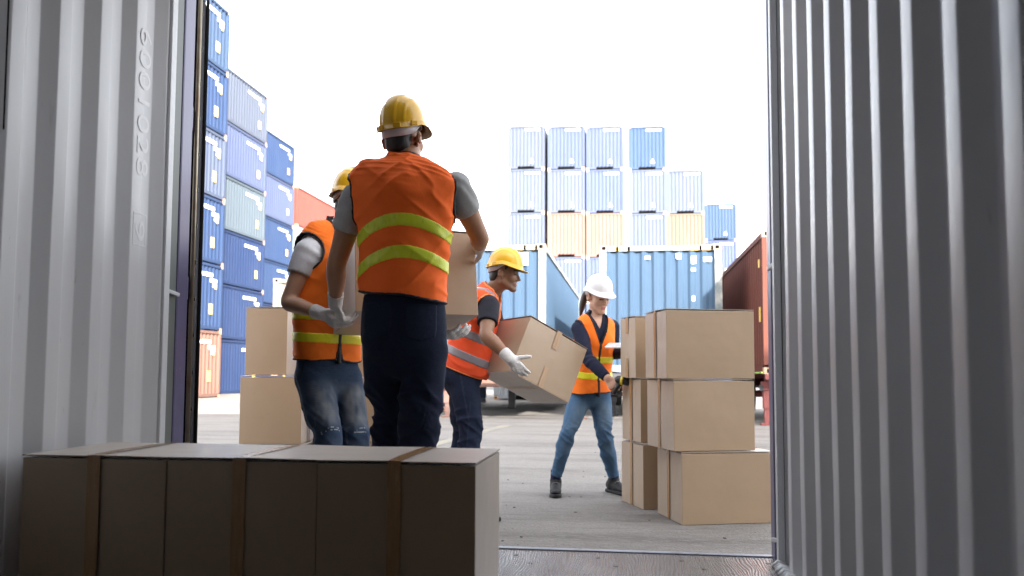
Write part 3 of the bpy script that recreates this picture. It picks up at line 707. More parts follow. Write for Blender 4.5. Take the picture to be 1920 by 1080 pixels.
class Grid:
    def __init__(s, lo, hi, h, fine=()):
        """fine: (lo, hi, step) boxes where the lattice is denser"""
        s.ax = []
        for k in range(3):
            cuts = sorted({lo[k], hi[k]} | {min(max(v, lo[k]), hi[k]) for (a, b, st) in fine for v in (a[k], b[k])}); pts = []
            for a, b in zip(cuts[:-1], cuts[1:]):
                st = min([h]+[q for (u, v, q) in fine if u[k] <= (a+b)/2 <= v[k]]); n = max(1, int(round((b-a)/st))); pts += list(np.linspace(a, b, n, endpoint=False))
            s.ax.append(np.array(pts+[cuts[-1]], np.float32))
        s.shape = tuple(len(a) for a in s.ax)
    def XYZ(s): return s.ax[0][:, None, None], s.ax[1][None, :, None], s.ax[2][None, None, :]
    def sub(s, lo, hi):
        sl = []
        for k in range(3):
            a = int(np.searchsorted(s.ax[k], lo[k])); b = int(np.searchsorted(s.ax[k], hi[k])); sl.append(slice(max(0, a), max(a, b)))
        return tuple(sl)
    def pts(s, sl):
        X, Y, Z = (s.ax[k][sl[k]] for k in range(3)); sh = (len(X), len(Y), len(Z))
        P = np.empty(sh+(3,), np.float32); P[..., 0] = X[:, None, None]; P[..., 1] = Y[None, :, None]; P[..., 2] = Z[None, None, :]
        return P.reshape(-1, 3), sh
    def new(s): return np.full(s.shape, .25, np.float32)
    def add(s, D, prim, k=.0, mode='min', M=.07):
        lo, hi = prim['bb']; sl = s.sub([v-M-k for v in lo], [v+M+k for v in hi])
        if any(q.stop <= q.start for q in sl): return D
        P, sh = s.pts(sl); d = np.minimum(prim['f'](P).reshape(sh), .25)
        D[sl] = smin(D[sl], d, k) if mode == 'min' else smax(D[sl], -d, k)
        return D
    def noise(s, D, amp, freq, seed=0, band=.03, window=None):
        m = np.abs(D) < band; ii = np.argwhere(m); P = np.stack([s.ax[k][ii[:, k]] for k in range(3)], 1)
        v = vnoise(P*np.asarray(freq, np.float32)+seed*7.3, seed)
        if window is not None: v = v*window(P)
        D[m] += amp*v
        return D
    def disp(s, D, fn, band=.03):
        m = np.abs(D) < band; ii = np.argwhere(m); P = np.stack([s.ax[k][ii[:, k]] for k in range(3)], 1); D[m] += fn(P); return D
def loft(st, sub=4, S=None, ck=1.0):
    """st: (centre, a, b[, side]) stations; a = half width along side, b = half depth"""
    C = np.array([q[0] for q in st], float); A = np.array([q[1] for q in st], float); B = np.array([q[2] for q in st], float)
    SV = np.array([nrm(q[3]) if len(q) > 3 else (nrm(S) if S is not None else (1., 0, 0)) for q in st])
    n = len(C)
    def cr(V, i, t):
        p0, p1, p2, p3 = V[max(i-1, 0)], V[i], V[i+1], V[min(i+2, n-1)]
        return .5*((2*p1)+(-p0+p2)*t+(2*p0-5*p1+4*p2-p3)*t*t+(-p0+3*p1-3*p2+p3)*t**3)
    if sub > 1 and n > 2:
        Q = [[], [], [], []]
        for i in range(n-1):
            for q in range(sub):
                t = q/sub
                for lst, V in zip(Q, (C, A, B, SV)): lst.append(cr(V, i, t))
        for lst, V in zip(Q, (C, A, B, SV)): lst.append(V[-1])
        C, A, B, SV = (np.array(q) for q in Q)
    mx = max(A.max(), B.max())
    lo, hi = C.min(0)-mx, C.max(0)+mx
    def f(P):
        best = np.full(len(P), 9., np.float32)
        for i in range(len(C)-1):
            c0, c1 = C[i].astype(np.float32), C[i+1].astype(np.float32); ba = c1-c0; L2 = float(ba@ba)+1e-12; nn = ba/math.sqrt(L2)
            r = P-c0; t = np.clip((r@ba)/L2, 0, 1).astype(np.float32)
            r = r-t[:, None]*ba; ax_ = r@nn
            s0 = SV[i]+SV[i+1]; s0 = nrm(s0-nn*(s0@nn)).astype(np.float32); f0 = np.cross(nn, s0).astype(np.float32)
            a = A[i]+(A[i+1]-A[i])*t; b = B[i]+(B[i+1]-B[i])*t; m_ = np.minimum(a, b)*ck
            u, v, w_ = (r@s0)/a, (r@f0)/b, ax_/m_
            k0 = np.sqrt(u*u+v*v+w_*w_); k1 = np.sqrt((u/a)**2+(v/b)**2+(w_/m_)**2)+1e-6
            np.minimum(best, k0*(k0-1)/k1, out=best)
        return best
    return dict(f=f, bb=(lo, hi))
def limb(pts, rs, sub=3): return loft([(p, r if np.isscalar(r) else r[0], r if np.isscalar(r) else r[1]) for p, r in zip(pts, rs)], sub, S=(.83, .53, .17))
def cap(a, b, ra, rb=None): return loft([(a, ra, ra), (b, rb or ra, rb or ra)], 1, S=(.83, .53, .17))
def ell(c, r, Fm=None):
    c = np.asarray(c, np.float32); r = np.asarray(r, np.float32); Fm = np.eye(3, dtype=np.float32) if Fm is None else np.asarray(Fm, np.float32)
    m = float(r.max())
    def f(P):
        q = (P-c)@Fm; k0 = np.linalg.norm(q/r, axis=1); k1 = np.linalg.norm(q/(r*r), axis=1)+1e-6; return k0*(k0-1)/k1
    return dict(f=f, bb=(c-m, c+m))
def surface(D, g):
    s = D < 0; nx, ny, nz = D.shape
    c = np.zeros((nx-1, ny-1, nz-1), np.int8)
    for i in (0, 1):
        for j in (0, 1):
            for k in (0, 1): c += s[i:nx-1+i, j:ny-1+j, k:nz-1+k]
    act = (c > 0) & (c < 8); ids = np.argwhere(act); n = len(ids); idx = np.full(act.shape, -1, np.int64); idx[act] = np.arange(n)
    offs = [(i, j, k) for i in (0, 1) for j in (0, 1) for k in (0, 1)]; val = [D[ids[:, 0]+o[0], ids[:, 1]+o[1], ids[:, 2]+o[2]] for o in offs]
    acc = np.zeros((n, 3), np.float32); cnt = np.zeros(n, np.float32)
    for a in range(8):
        for b in range(a+1, 8):
            oa, ob = np.array(offs[a]), np.array(offs[b])
            if np.abs(oa-ob).sum() != 1: continue
            va, vb = val[a], val[b]; m = (va < 0) != (vb < 0); t = va[m]/(va[m]-vb[m])
            acc[m] += oa+t[:, None]*(ob-oa); cnt[m] += 1
    acc /= cnt[:, None]; V = np.empty((n, 3), np.float32)
    for k in range(3):
        ax_ = g.ax[k]; i = ids[:, k]; V[:, k] = ax_[i]+acc[:, k]*(ax_[i+1]-ax_[i])
    Fs = []
    for ax_ in range(3):
        sa = [slice(1, -1)]*3; sa[ax_] = slice(None, -1); sb = [slice(1, -1)]*3; sb[ax_] = slice(1, None)
        A, B = s[tuple(sa)], s[tuple(sb)]; e = np.argwhere(A != B); fl = A[A != B]
        o = np.ones(3, int); o[ax_] = 0; e = e+o; u, v = [(1, 2), (2, 0), (0, 1)][ax_]
        def cell(du, dv):
            q = e.copy(); q[:, u] += du; q[:, v] += dv; return idx[q[:, 0], q[:, 1], q[:, 2]]
        q = np.stack([cell(-1, -1), cell(0, -1), cell(0, 0), cell(-1, 0)], 1); q[~fl] = q[~fl][:, ::-1]; Fs.append(q)
    Fq = np.concatenate(Fs); return V, Fq[(Fq >= 0).all(1)]
def relax(V, Fq, it=1, lam=.5):
    e = np.concatenate([Fq[:, [0, 1]], Fq[:, [1, 2]], Fq[:, [2, 3]], Fq[:, [3, 0]]]); e = np.concatenate([e, e[:, ::-1]])
    n = len(V); cnt = np.bincount(e[:, 0], minlength=n)+1e-9
    for _ in range(it):
        m = np.stack([np.bincount(e[:, 0], V[e[:, 1], k], n)/cnt for k in range(3)], 1); V = V+(m-V)*lam
    return V
def mesh_from(V, Fq, name, mats, parent, base, mi=None):
    """V in the camera-heading frame -> an object in world space under parent (whose location is base)"""
    Wv = np.stack([V[:, 0]*CA-V[:, 1]*SA-base[0], V[:, 0]*SA+V[:, 1]*CA-base[1], V[:, 2]-base[2]], 1).astype(np.float32)
    me = bpy.data.meshes.new(name); me.vertices.add(len(Wv)); me.vertices.foreach_set('co', Wv.ravel()); nf = len(Fq)
    me.loops.add(nf*4); me.loops.foreach_set('vertex_index', Fq.astype(np.int32).ravel()); me.polygons.add(nf)
    me.polygons.foreach_set('loop_start', np.arange(0, nf*4, 4, dtype=np.int32)); me.polygons.foreach_set('loop_total', np.full(nf, 4, np.int32))
    for m in (mats if isinstance(mats, (list, tuple)) else [mats]): me.materials.append(m)
    if mi is not None: me.polygons.foreach_set('material_index', mi.astype(np.int32))
    me.polygons.foreach_set('use_smooth', np.ones(nf, bool)); me.update(calc_edges=True); me.validate()
    o = bpy.data.objects.new(name, me); COL.objects.link(o); o.parent = parent; return o
def part(D, g, name, mats, parent, base, it=1, pick=None, keep=None, split=False):
    if not (D < 0).any(): print('EMPTY', name); return None
    V, Fq = surface(D, g)
    if keep or split: # largest piece only, or every piece an object of its own
        n = len(V); lab = np.arange(n)
        e = np.concatenate([Fq[:, [0, 1]], Fq[:, [1, 2]], Fq[:, [2, 3]], Fq[:, [3, 0]]])
        while True:
            nl = lab.copy(); np.minimum.at(nl, e[:, 0], lab[e[:, 1]]); np.minimum.at(nl, e[:, 1], lab[e[:, 0]]); nl = nl[nl]
            if (nl == lab).all(): break
            lab = nl
        if split:
            cn = np.bincount(lab, minlength=n); o = None
            for r_ in np.nonzero(cn > 40)[0]:
                fq = Fq[lab[Fq[:, 0]] == r_]; us = np.unique(fq); mp = np.full(n, -1); mp[us] = np.arange(len(us)); v = relax(V[us], mp[fq], it) if it else V[us]; o = mesh_from(v, mp[fq], name, mats, parent, base)
            return o
        big = np.bincount(lab).argmax(); ok = lab[Fq[:, 0]] == big; Fq = Fq[ok]; used = np.unique(Fq); mp = np.full(n, -1); mp[used] = np.arange(len(used)); V = V[used]; Fq = mp[Fq]
    V = relax(V, Fq, it) if it else V
    mi = pick(V[Fq].mean(1)) if pick else None
    return mesh_from(V, Fq, name, mats, parent, base, mi)

# ------------------------------------------------------------------ heads, hands, helmets
class Head:
    def __init__(s, O, Fd, U, sc=.94, ear=0.0):
        s.ear = ear
        Fd = nrm(Fd); U = np.asarray(U, float); U = nrm(U-Fd*(U@Fd)); S = np.cross(Fd, U)   # S: to the person's right
        s.O = np.asarray(O, float); s.M = np.stack([S, Fd, U], 1); s.sc = sc
    def w(s, p): return s.O+s.M@(np.asarray(p, float)*s.sc)
    def l(s, P): return ((P-s.O)@s.M)/s.sc
    def e(s, c, r): return ell(s.w(c), np.asarray(r)*s.sc, s.M)
    def c(s, a, b, ra, rb=None): return cap(s.w(a), s.w(b), ra*s.sc, (rb or ra)*s.sc)
def head_field(g, D, h, female=False):
    k = h.sc; gr = .3 if female else 1.0
    Q = g.new()
    g.add(Q, h.e((0, -.012, .045), (.074, .095, .082)))
    g.add(Q, h.e((0, .030, -.020), (.064, .066, .088)), .03*k)
    jw = .048 if female else .054
    for s in (-1, 1):
        g.add(Q, h.c((s*jw, .005, -.066), (s*.017, .072, -.103 if female else -.108), .018, .017), .03*k)
        g.add(Q, h.e((s*.040, .062-.006*female, -.028), (.022, .020, .022)), .025*k)
    g.add(Q, h.c((-.032, .080, .022), (.032, .080, .022), .012), .02*k)
    for s in (-1, 1): g.add(Q, h.e((s*.031, .104, .001), (.017, .016, .011)), .016*k, 'sub')
    for s in (-1, 1): g.add(Q, h.e((s*.031, .080, -.001), (.0165, .013, .0125)), .003*k)
    g.add(Q, h.c((0, .088, .008), (0, .110, -.033), .0085, .0115), .012*k)
    g.add(Q, h.e((0, .112, -.036), (.011, .010, .009)), .006*k)
    for s in (-1, 1): g.add(Q, h.e((s*.0125, .098, -.040), (.008, .010, .0075)), .006*k)
    g.add(Q, h.e((0, .082, -.072), (.026, .014, .020)), .014*k)
    g.add(Q, h.c((-.017, .0895, -.0655), (.017, .0895, -.0655), .0058), .006*k)
    g.add(Q, h.c((-.015, .0885, -.0765), (.015, .0885, -.0765), .0068), .006*k)
    g.add(Q, h.e((0, .100, -.071), (.021*(.7+.3*gr), .006, .0014)), .002*k, 'sub')
    g.add(Q, h.e((0, .082, -.106), (.018, .014, .014)), .018*k)
    for s in (-1, 1):
        eo = h.ear; g.add(Q, h.c((s*.072, .002, -.012), (s*(.086+eo), -.016-eo*.5, .004), .013, .0115), .006*k); g.add(Q, h.e((s*(.084+eo), -.012-eo*.5, -.006), (.0080, .018, .032)), .005*k)
        g.add(Q, h.e((s*(.0935+eo), -.006, -.003), (.0065, .010, .018)), .004*k, 'sub')
        g.add(Q, h.e((s*.073, -.002, -.033), (.007, .008, .010)), .006*k)
    np.copyto(D, smin(D, Q, .02)); return D
def hair_field(g, h, style='short'):
    Q = g.new(); g.add(Q, h.e((0, -.014, .046), (.0785, .100, .087)))
    if style == 'short': g.add(Q, h.e((0, -.055, -.030), (.062, .052, .052)), .03)
    else: g.add(Q, h.e((0, -.045, -.010), (.068, .062, .062)), .03)
    X, Y, Z = g.XYZ(); S, Fd, U = h.M[:, 0], h.M[:, 1], h.M[:, 2]; sc = h.sc
    def lc(v): return ((X-h.O[0])*v[0]+(Y-h.O[1])*v[1]+(Z-h.O[2])*v[2])/sc
    x, y, z = lc(S), lc(Fd), lc(U)
    # allowed: above the hairline, or behind the ears; sideburns down in front of the ear
    top = (.055-z)                         # z above hairline
    behind = y+.030+np.maximum(0, -z-.0)*.35
    low = -.070-z
    burn = np.maximum(np.maximum(y-.036, -y+.012), np.maximum(-z-.034 if style == 'short' else -z-.012, .060-np.abs(x)))
    reg = np.minimum(np.minimum(top, np.maximum(behind, low)), burn)
    return np.maximum(Q, reg.astype(np.float32)*sc)
def face_pick(h, stub=False, k=1.0):
    def f(P):
        q = h.l(P); x, y, z = np.abs(q[:, 0]), q[:, 1], q[:, 2]; mi = np.zeros(len(P), int); fr = y > .055
        if stub: mi[fr & (z < -.048) & (x < .058) & (z > -.125)] = 3; mi[fr & (z < -.050) & (z > -.064) & (x < .026)] = 3
        mi[fr & (z < -.060) & (z > -.082) & (x < .0215) & (y > .083)] = 2
        mi[fr & (x > .012) & (x < .050) & (np.abs(z-.0215-.004*np.sin((x-.012)*70)) < .0042*k)] = 1
        mi[fr & (np.abs(x-.031) < .0165) & (np.abs(z+.0045-.10*np.abs(x-.031)) < .0026*k) & (y > .07)] = 1
        return mi
    return f
def hand_prims(O, d, back, curl, side, r=.0092, sc=1.0, thumb=(35, 30, 20), thumb_in=.55):
    """side=+1: thumb along cross(d, back). curl: list of four (a1, a2, a3) degrees of bend towards the palm"""
    O = np.asarray(O, float); d = nrm(d); back = np.asarray(back, float); back = nrm(back-d*(back@d)); t = np.cross(d, back)*side
    P = []
    P.append(loft([(O-d*.012*sc, .027*sc, .019*sc), (O+d*.03*sc, .034*sc, .0165*sc), (O+d*.066*sc, .040*sc, .0150*sc), (O+d*.090*sc, .039*sc, .0125*sc)], 3, S=t))
    Ls = [(.042, .026, .021), (.047, .030, .022), (.043, .027, .021), (.033, .021, .018)]; off = [.0285, .0095, -.0095, -.0270]; bk = [.084, .089, .085, .076]
    for k in range(4):
        p = O+(d*bk[k]+t*off[k])*sc; a = 0; pts = [p-d*.012*sc, p]; rs = [r*1.08*sc, r*1.06*sc]
        dirv = nrm(d+t*(off[k]*1.6 if k != 1 else 0)*2.2)
        for L_, c in zip(Ls[k], curl[k]):
            a += math.radians(c); v = dirv*math.cos(a)-back*math.sin(a); p = p+v*L_*sc; pts.append(p); rs.append((r*(.98-.06*(len(pts)-2))*(.9 if k == 3 else 1))*sc)
        P.append(limb(pts, rs, 2))
    p = O+(d*.022+t*.024-back*.004)*sc; a0 = math.radians(thumb[0]); v = nrm(d*math.cos(a0)+t*math.sin(a0)-back*thumb_in*.5)
    pts = [p, p+v*.038*sc]; rs = [r*1.55*sc, r*1.25*sc]; q = pts[-1]
    for c, L_ in zip(thumb[1:], (.032, .026)):
        a0 -= math.radians(c)*.5; v = nrm(d*math.cos(a0)+t*math.sin(a0)-back*thumb_in); q = q+v*L_*sc; pts.append(q); rs.append(r*(1.1 if len(rs) == 2 else .95)*sc)
    P.append(limb(pts, rs, 2)); return P
def helmet(par, base, h, m_shell, m_in, m_band, ridge=True, peak=.040, rimz=.055, top=.186, a=.110, b=.131, arch=.018, plain=False):
    """shell with brim and peak, built round the head frame; open below"""
    NP, NT = 96, 22; V = []; Fq = []; mi = []
    def rim(ph):      # ph = 0 in front
        c = math.cos(ph); return rimz+arch*math.exp(-((abs(ph)-1.55)/.55)**2)-.006*max(0, -c)-.004*max(0, c)
    rows = []
    prof = []
    for t in range(NT+1): prof.append(('dome', t/NT))
    prof += [('o', .0045, -.001), ('o', .0055, -.016), ('b', 1.0, -.0185), ('b', 1.0, -.0225), ('o', .001, -.0205), ('i', -.003, -.012)]
    for t in range(NT, -1, -2): prof.append(('in', t/NT))
    for kind, *pr in prof:
        row = []
        for q in range(NP):
            ph = 2*math.pi*q/NP-math.pi; sp, cp = math.sin(ph), math.cos(ph); zr = rim(ph)
            if kind in ('dome', 'in'):
                th = pr[0]*math.pi/2; rr_ = math.sin(th)**.90; zz = math.cos(th)**.92
                x, y = a*rr_*sp, b*rr_*cp; z = zr+.0*cp+(top-zr)*zz
                ax_ = abs(x)
                if kind == 'dome':
                    if not plain:
                        up = (1/(1+math.exp((ax_-.029)/.0012)))*.0065 + .0030*math.exp(-((ax_-.030)/.0028)**2) + .0036*math.exp(-((ax_-.064)/.004)**2)
                    else: up = .0015*math.exp(-((ax_-.045)/.008)**2)
                    fade = min(1, max(0, (1-pr[0])/.10+.25)); nl = Vector((x/a/a, y/b/b, max(z-zr, .0)/(top-zr)**2+1e-4)).normalized(); dd = up*fade
                    x, y, z = x+nl.x*dd, y+nl.y*dd, z+nl.z*dd
                    if pr[0] > .82: z2 = (pr[0]-.82)/.18; x, y = x*(1+.022*z2*z2), y*(1+.02*z2*z2)
                else:
                    x, y, z = x*.962, y*.965, z-.004
            elif kind == 'o': x, y, z = (a*1.022+pr[0])*sp, (b*1.02+pr[0])*cp, zr+pr[1]
            elif kind == 'i': x, y, z = (a*.985+pr[0])*sp, (b*.985+pr[0])*cp, zr+pr[1]
            elif kind == 'b':
                fw = peak*max(0, math.cos(min(abs(ph)*1.15, math.pi/2)))**.75; o_ = .0115+fw+.004*max(0, -cp)
                x, y, z = (a*1.02+o_*(.75 if fw > .01 else 1))*sp, (b*1.02+o_)*cp, zr+pr[1]-fw*.22
            row.append(h.w((x, y, z)))
        rows.append(row)
    V = np.array([p for r_ in rows for p in r_], np.float32)
    for i in range(len(rows)-1):
        for q in range(NP): a_ = i*NP+q; b_ = i*NP+(q+1) % NP; Fq.append((a_, a_+NP, b_+NP, b_)); mi.append(0 if i < NT+4 else 1)
    he = mesh_from(V, np.array(Fq), 'helmet', [m_shell, m_in], par, base, np.array(mi))
    me = he.data; bm = bmesh.new(); bm.from_mesh(me); bmesh.ops.remove_doubles(bm, verts=bm.verts, dist=1e-5); bmesh.ops.recalc_face_normals(bm, faces=bm.faces); bm.to_mesh(me); bm.free()
    # inner headband, seen below the rim at the back and sides
    pts = []; V = []; Fq = []; n = 56
    for q in range(n+1):
        ph = -2.75+5.5*q/n+math.pi; sp, cp = math.sin(ph), math.cos(ph)
        lo_ = rim(((ph+math.pi) % (2*math.pi))-math.pi)-.014-.040*max(0, min(1, (-cp+.35)/.6)); hi_ = rimz+.005
        for (rr_, z) in ((.0, lo_), (.0, hi_), (-.003, hi_), (-.003, lo_)): V.append(h.w(((.0885+rr_)*sp, (-.010)+(.1095+rr_)*cp, z+.012*max(0, cp))))
    for q in range(n):
        for k in range(4): a_ = q*4+k; b_ = q*4+(k+1) % 4; Fq.append((a_, b_, b_+4, a_+4))
    mesh_from(np.array(V, np.float32), np.array(Fq), 'headband', m_band, he, base)
    if not plain:
        for (px_, ph) in ((1, 2.05), (-1, 2.05), (1, 2.75), (-1, 2.75)):
            c = Vector(h.w(((a*1.02+.008)*math.sin(ph)*px_, (b*1.02+.008)*math.cos(ph), rim(ph)-.006))); rad = Vector(h.M@np.array((math.sin(ph)*px_, math.cos(ph), 0))); up = Vector(h.M[:, 2]); tn = rad.cross(up)
            mb = MB().obox(c, (tn, rad, up), (.016, .0035, .010)); mb.v = [tuple(cw(p)-Vector(base)) for p in mb.v]; mb.build('accessory_slot', m_shell, he, bevel=.002)
    return he
# ------------------------------------------------------------------ people
def skin(name, c, dark, lip):
    return mat(name, c, .48, noise=[(14, .45, .4, .7, dark), (70, .35, .5, .75, tuple(v*.8 for v in c))], bump=[(120, .12, .002)], spec=.4)
def cloth(name, c, c2, sc=9, rough=.85, weave=260, b=.25, extra_noise=()):
    return mat(name, c, rough, noise=[(sc, .6, .35, .7, c2)]+list(extra_noise), bump=[(weave, b, .0015), (22, .35, .006)], spec=.2)
M_HAIR = mat('black_hair', (.010, .009, .009), .5, noise=[(40, .8, .4, .7, (.03, .025, .022), (1, 1, .15))], bump=[(140, .6, .003, (1, 1, .12))])
M_HAIRB = mat('dark_brown_hair', (.022, .013, .009), .45, noise=[(40, .8, .4, .7, (.055, .034, .022), (1, 1, .15))], bump=[(140, .6, .003, (1, 1, .12))])
M_YHELM = mat('yellow_helmet', (.72, .40, .012), .28, noise=[(25, .25, .6, .8, (.6, .33, .02))], bump=[(3, .05, .01)], spec=.5)
M_WHELM = mat('white_helmet', (.66, .65, .66), .28, bump=[(3, .05, .01)], spec=.5)
M_HIN = mat('helmet_inside', (.10, .07, .02), .6); M_HINW = mat('white_helmet_inside', (.3, .3, .3), .6)
M_BAND = mat('headband_plastic', (.50, .48, .49), .45)
M_GLOVE = mat('knitted_cotton', (.62, .60, .58), .9, noise=[(18, .5, .45, .7, (.50, .48, .46))], bump=[(150, .8, .004, (1, 1, 1)), (420, .5, .002)])
M_CUFF = mat('ribbed_cuff', (.62, .60, .58), .9, bump=[(320, .9, .006, (1, 1, .06))])
M_CUFFY = mat('yellow_overlock', (.55, .38, .08), .8)
def ex_tape(m, n, l, b, co, src):                 # sewn reflective tape: fine diamond lattice
    ck = n.new('ShaderNodeTexChecker'); ck.inputs['Scale'].default_value = 150; mp = n.new('ShaderNodeMapping'); mp.inputs['Rotation'].default_value = (0.6, .5, .8); l.new(co, mp.inputs[0]); l.new(mp.outputs[0], ck.inputs['Vector'])
    bn = n.new('ShaderNodeBump'); bn.inputs['Strength'].default_value = .35; bn.inputs['Distance'].default_value = .002; l.new(ck.outputs['Fac'], bn.inputs['Height']); l.new(bn.outputs[0], b.inputs['Normal'])
M_LIME = mat('lime_reflective_tape', (.62, .70, .02), .35, noise=[(22, .6, .5, .7, (.78, .82, .14), (1, 1, .5)), (60, .5, .55, .7, (.38, .45, .01), (1, 1, .3))], extra=ex_tape)
M_LIME2 = mat('yellow_reflective_tape', (.80, .74, .015), .4, noise=[(40, .5, .5, .7, (.62, .60, .02), (1, 1, .4))], extra=ex_tape)
M_GREYT = mat('grey_reflective_tape', (.24, .22, .24), .4, noise=[(20, .5, .5, .7, (.32, .29, .30))])
M_PIPE = mat('black_piping', (.012, .011, .012), .7)
M_OPIPE = mat('orange_piping', (.85, .22, .05), .7)
M_OR = cloth('orange_vest', (.98, .165, .024), (.90, .135, .02), 7, .75, 300, .15)
M_OR2 = cloth('bright_orange_vest', (.95, .20, .02), (.88, .165, .018), 7, .75, 300, .15)
M_RO = cloth('red_orange_vest', (.93, .11, .035), (.82, .09, .033), 7, .75, 300, .15)
M_TGREY = cloth('grey_melange', (.33, .33, .325), (.42, .42, .41), 130); M_TLIGHT = cloth('light_grey_tee', (.48, .48, .50), (.56, .56, .57), 120)
M_TNAVY = cloth('navy_tee', (.018, .018, .026), (.028, .028, .036), 60); M_SNAVY = cloth('navy_shirt', (.010, .012, .030), (.016, .018, .036), 60)
def denim(name, c, fade=(.2, .22, .26), rough=.9):
    def ex(m, n, l, b, co, src):
        at = n.new('ShaderNodeAttribute'); at.attribute_name = 'fade'; mxn = n.new('ShaderNodeMixRGB'); l.new(at.outputs['Fac'], mxn.inputs[0]); l.new(src, mxn.inputs[1]); mxn.inputs[2].default_value = (*fade, 1); l.new(mxn.outputs[0], b.inputs['Base Color'])
    ns = [(220, .5, .4, .7, tuple(min(1, v*1.5+.004) for v in c), (1, 1, .35)), (5, .5, .4, .7, tuple(v*.7 for v in c)), (30, .35, .6, .8, tuple(min(1, v*1.8+.01) for v in c), (1, 1, 2.5))]
    return mat(name, c, rough, noise=ns, bump=[(320, .35, .0015), (26, .4, .006, (1, 1, 2.0))], spec=.2, extra=ex)
M_DA = denim('raw_denim', (.0085, .013, .030), (.022, .038, .085)); M_DB = denim('washed_denim', (.030, .050, .090), (.185, .195, .21)); M_DC = denim('dark_denim', (.014, .020, .043), (.04, .055, .09)); M_DD = denim('mid_blue_denim', (.058, .115, .20), (.16, .24, .33))
M_FRAY = mat('frayed_threads', (.24, .25, .26), .9, bump=[(90, .8, .004)])
M_STITCH = mat('denim_stitching', (.05, .055, .075), .8)
M_SHOE = mat('black_shoe_mesh', (.007, .007, .008), .75, noise=[(60, .6, .5, .7, (.016, .016, .018))], bump=[(160, .5, .003)])
M_SOLE = mat('dark_rubber_sole', (.012, .012, .014), .8); M_LACE = mat('grey_lace', (.18, .18, .19), .8)
M_SOCK = cloth('navy_sock', (.012, .015, .04), (.018, .02, .05), 60)
M_ZIP = mat('black_zip', (.010, .010, .010), .5, bump=[(300, .5, .002)])
M_LIP = {}
class Person:
    def __init__(s, label, foot, group=None):
        s.base = tuple(cw(foot)); s.t = thing('person', label, 'person', s.base, 0, group)
def lerp(a, b, t): return np.asarray(a)+(np.asarray(b)-np.asarray(a))*t
def bounds(*pts, m=.16):
    A = np.array([np.asarray(p, float) for p in pts]); return A.min(0)-m, A.max(0)+m
def arm_prims(sh, el, wr, k=1.0, off=0.0):
    """bare arm: shoulder cap, biceps, elbow, forearm belly, wrist"""
    up = nrm(np.subtract(el, sh)); 
    return limb([sh, lerp(sh, el, .35), lerp(sh, el, .75), el, lerp(el, wr, .28), lerp(el, wr, .65), wr],
                [.056*k+off, .052*k+off, .044*k+off, .041*k+off, .043*k+off, .034*k+off, (.0275*k+off)], 4)
def plane(g, p, n_):
    X, Y, Z = g.XYZ(); n_ = nrm(n_); return ((X-p[0])*n_[0]+(Y-p[1])*n_[1]+(Z-p[2])*n_[2]).astype(np.float32)
def mx(*a):
    r = a[0]
    for q in a[1:]: r = np.maximum(r, q)
    return r
def body_part(P, spec, fineh):
    hd = spec['head']; pts = [q[0] for q in spec['torso']]+[hd.w((0, 0, .14))]
    for a in spec['arms']: pts += list(a[:3])
    for l_ in spec['legs']: pts += list(l_[:3])
    lo, hi = bounds(*pts, m=.13); c = hd.O
    fine = [(c-np.array((.12, .12, .14)), c+np.array((.12, .12, .07)), fineh)]
    for (o, r_) in spec.get('fine', []): fine.append((np.asarray(o)-r_, np.asarray(o)+r_, .0035))
    g = Grid(lo, hi, .011, fine); D = g.new()
    g.add(D, loft([(q[0], q[1]-.016, q[2]-.016) for q in spec['torso']], 3, spec['S'], .35))
    g.add(D, loft([(spec['neck'][0]-np.array((0, 0, .03)), .062*spec['nk'], .060*spec['nk']), (spec['neck'][0], .057*spec['nk'], .056*spec['nk']), (hd.w((0, -.020, -.055)), .053*spec['nk'], .055*spec['nk']), (hd.w((0, -.012, 0)), .05, .055)], 3, hd.M[:, 0]), .03)
    head_field(g, D, hd, spec.get('female', False))
    for a in spec['arms']: g.add(D, arm_prims(a[0], a[1], a[2], spec['ak']), .035)
    for l_ in spec['legs']: g.add(D, limb([l_[0], lerp(l_[0], l_[1], .5), l_[1], lerp(l_[1], l_[2], .3), l_[2]], [v-.014 for v in l_[3]], 3), .03)
    for l_ in spec['legs']:
        tv = nrm(l_[4]); g.add(D, limb([np.array(l_[2])-(0, 0, .02), np.array(l_[2])+tv*.03-(0, 0, .05), np.array(l_[2])+tv*.09-(0, 0, .065)], [.022, .017, .008], 2), .01)
    for h_ in spec.get('hands', []):
        Q = g.new()
        for q in h_: g.add(Q, q, .008)
        D = smin(D, Q, .02)
    return part(D, g, 'body', spec['skin'], P.t, P.base, 1, face_pick(hd, spec.get('stub', False), spec.get('fk', 1.0)), keep=True)
def glove(P, wr, el, prims, yellow=False):
    wr = np.asarray(wr, float); bk = nrm(np.subtract(el, wr)); allp = [q for p in prims for q in p['bb']]
    lo, hi = bounds(*allp, wr+bk*.07, m=.02); g = Grid(lo, hi, .0033); D = g.new()
    for q in prims: g.add(D, q, .009)
    C = g.new(); g.add(C, loft([(wr+bk*.062, .0375, .0375), (wr+bk*.03, .036, .036), (wr-bk*.015, .034, .030)], 2, S=(.83, .53, .17))); cut = plane(g, wr+bk*.058, bk); C = np.maximum(C, cut)
    g.noise(D, .0016, (70, 70, 70), 3)
    G = smin(D, np.maximum(C, cut), .012); o = part(G, g, 'glove', [M_GLOVE, M_CUFF], P.t, P.base, 1, lambda Q: ((Q-wr)@bk > .004).astype(int))
    if yellow:
        E = np.maximum(np.abs(C), np.abs(plane(g, wr+bk*.056, bk))-.004); Dd = np.maximum(C-.0012, np.abs(plane(g, wr+bk*.057, bk))-.0035); part(Dd, g, 'cuff_stitching', M_CUFFY, o, P.base, 1)
    return o
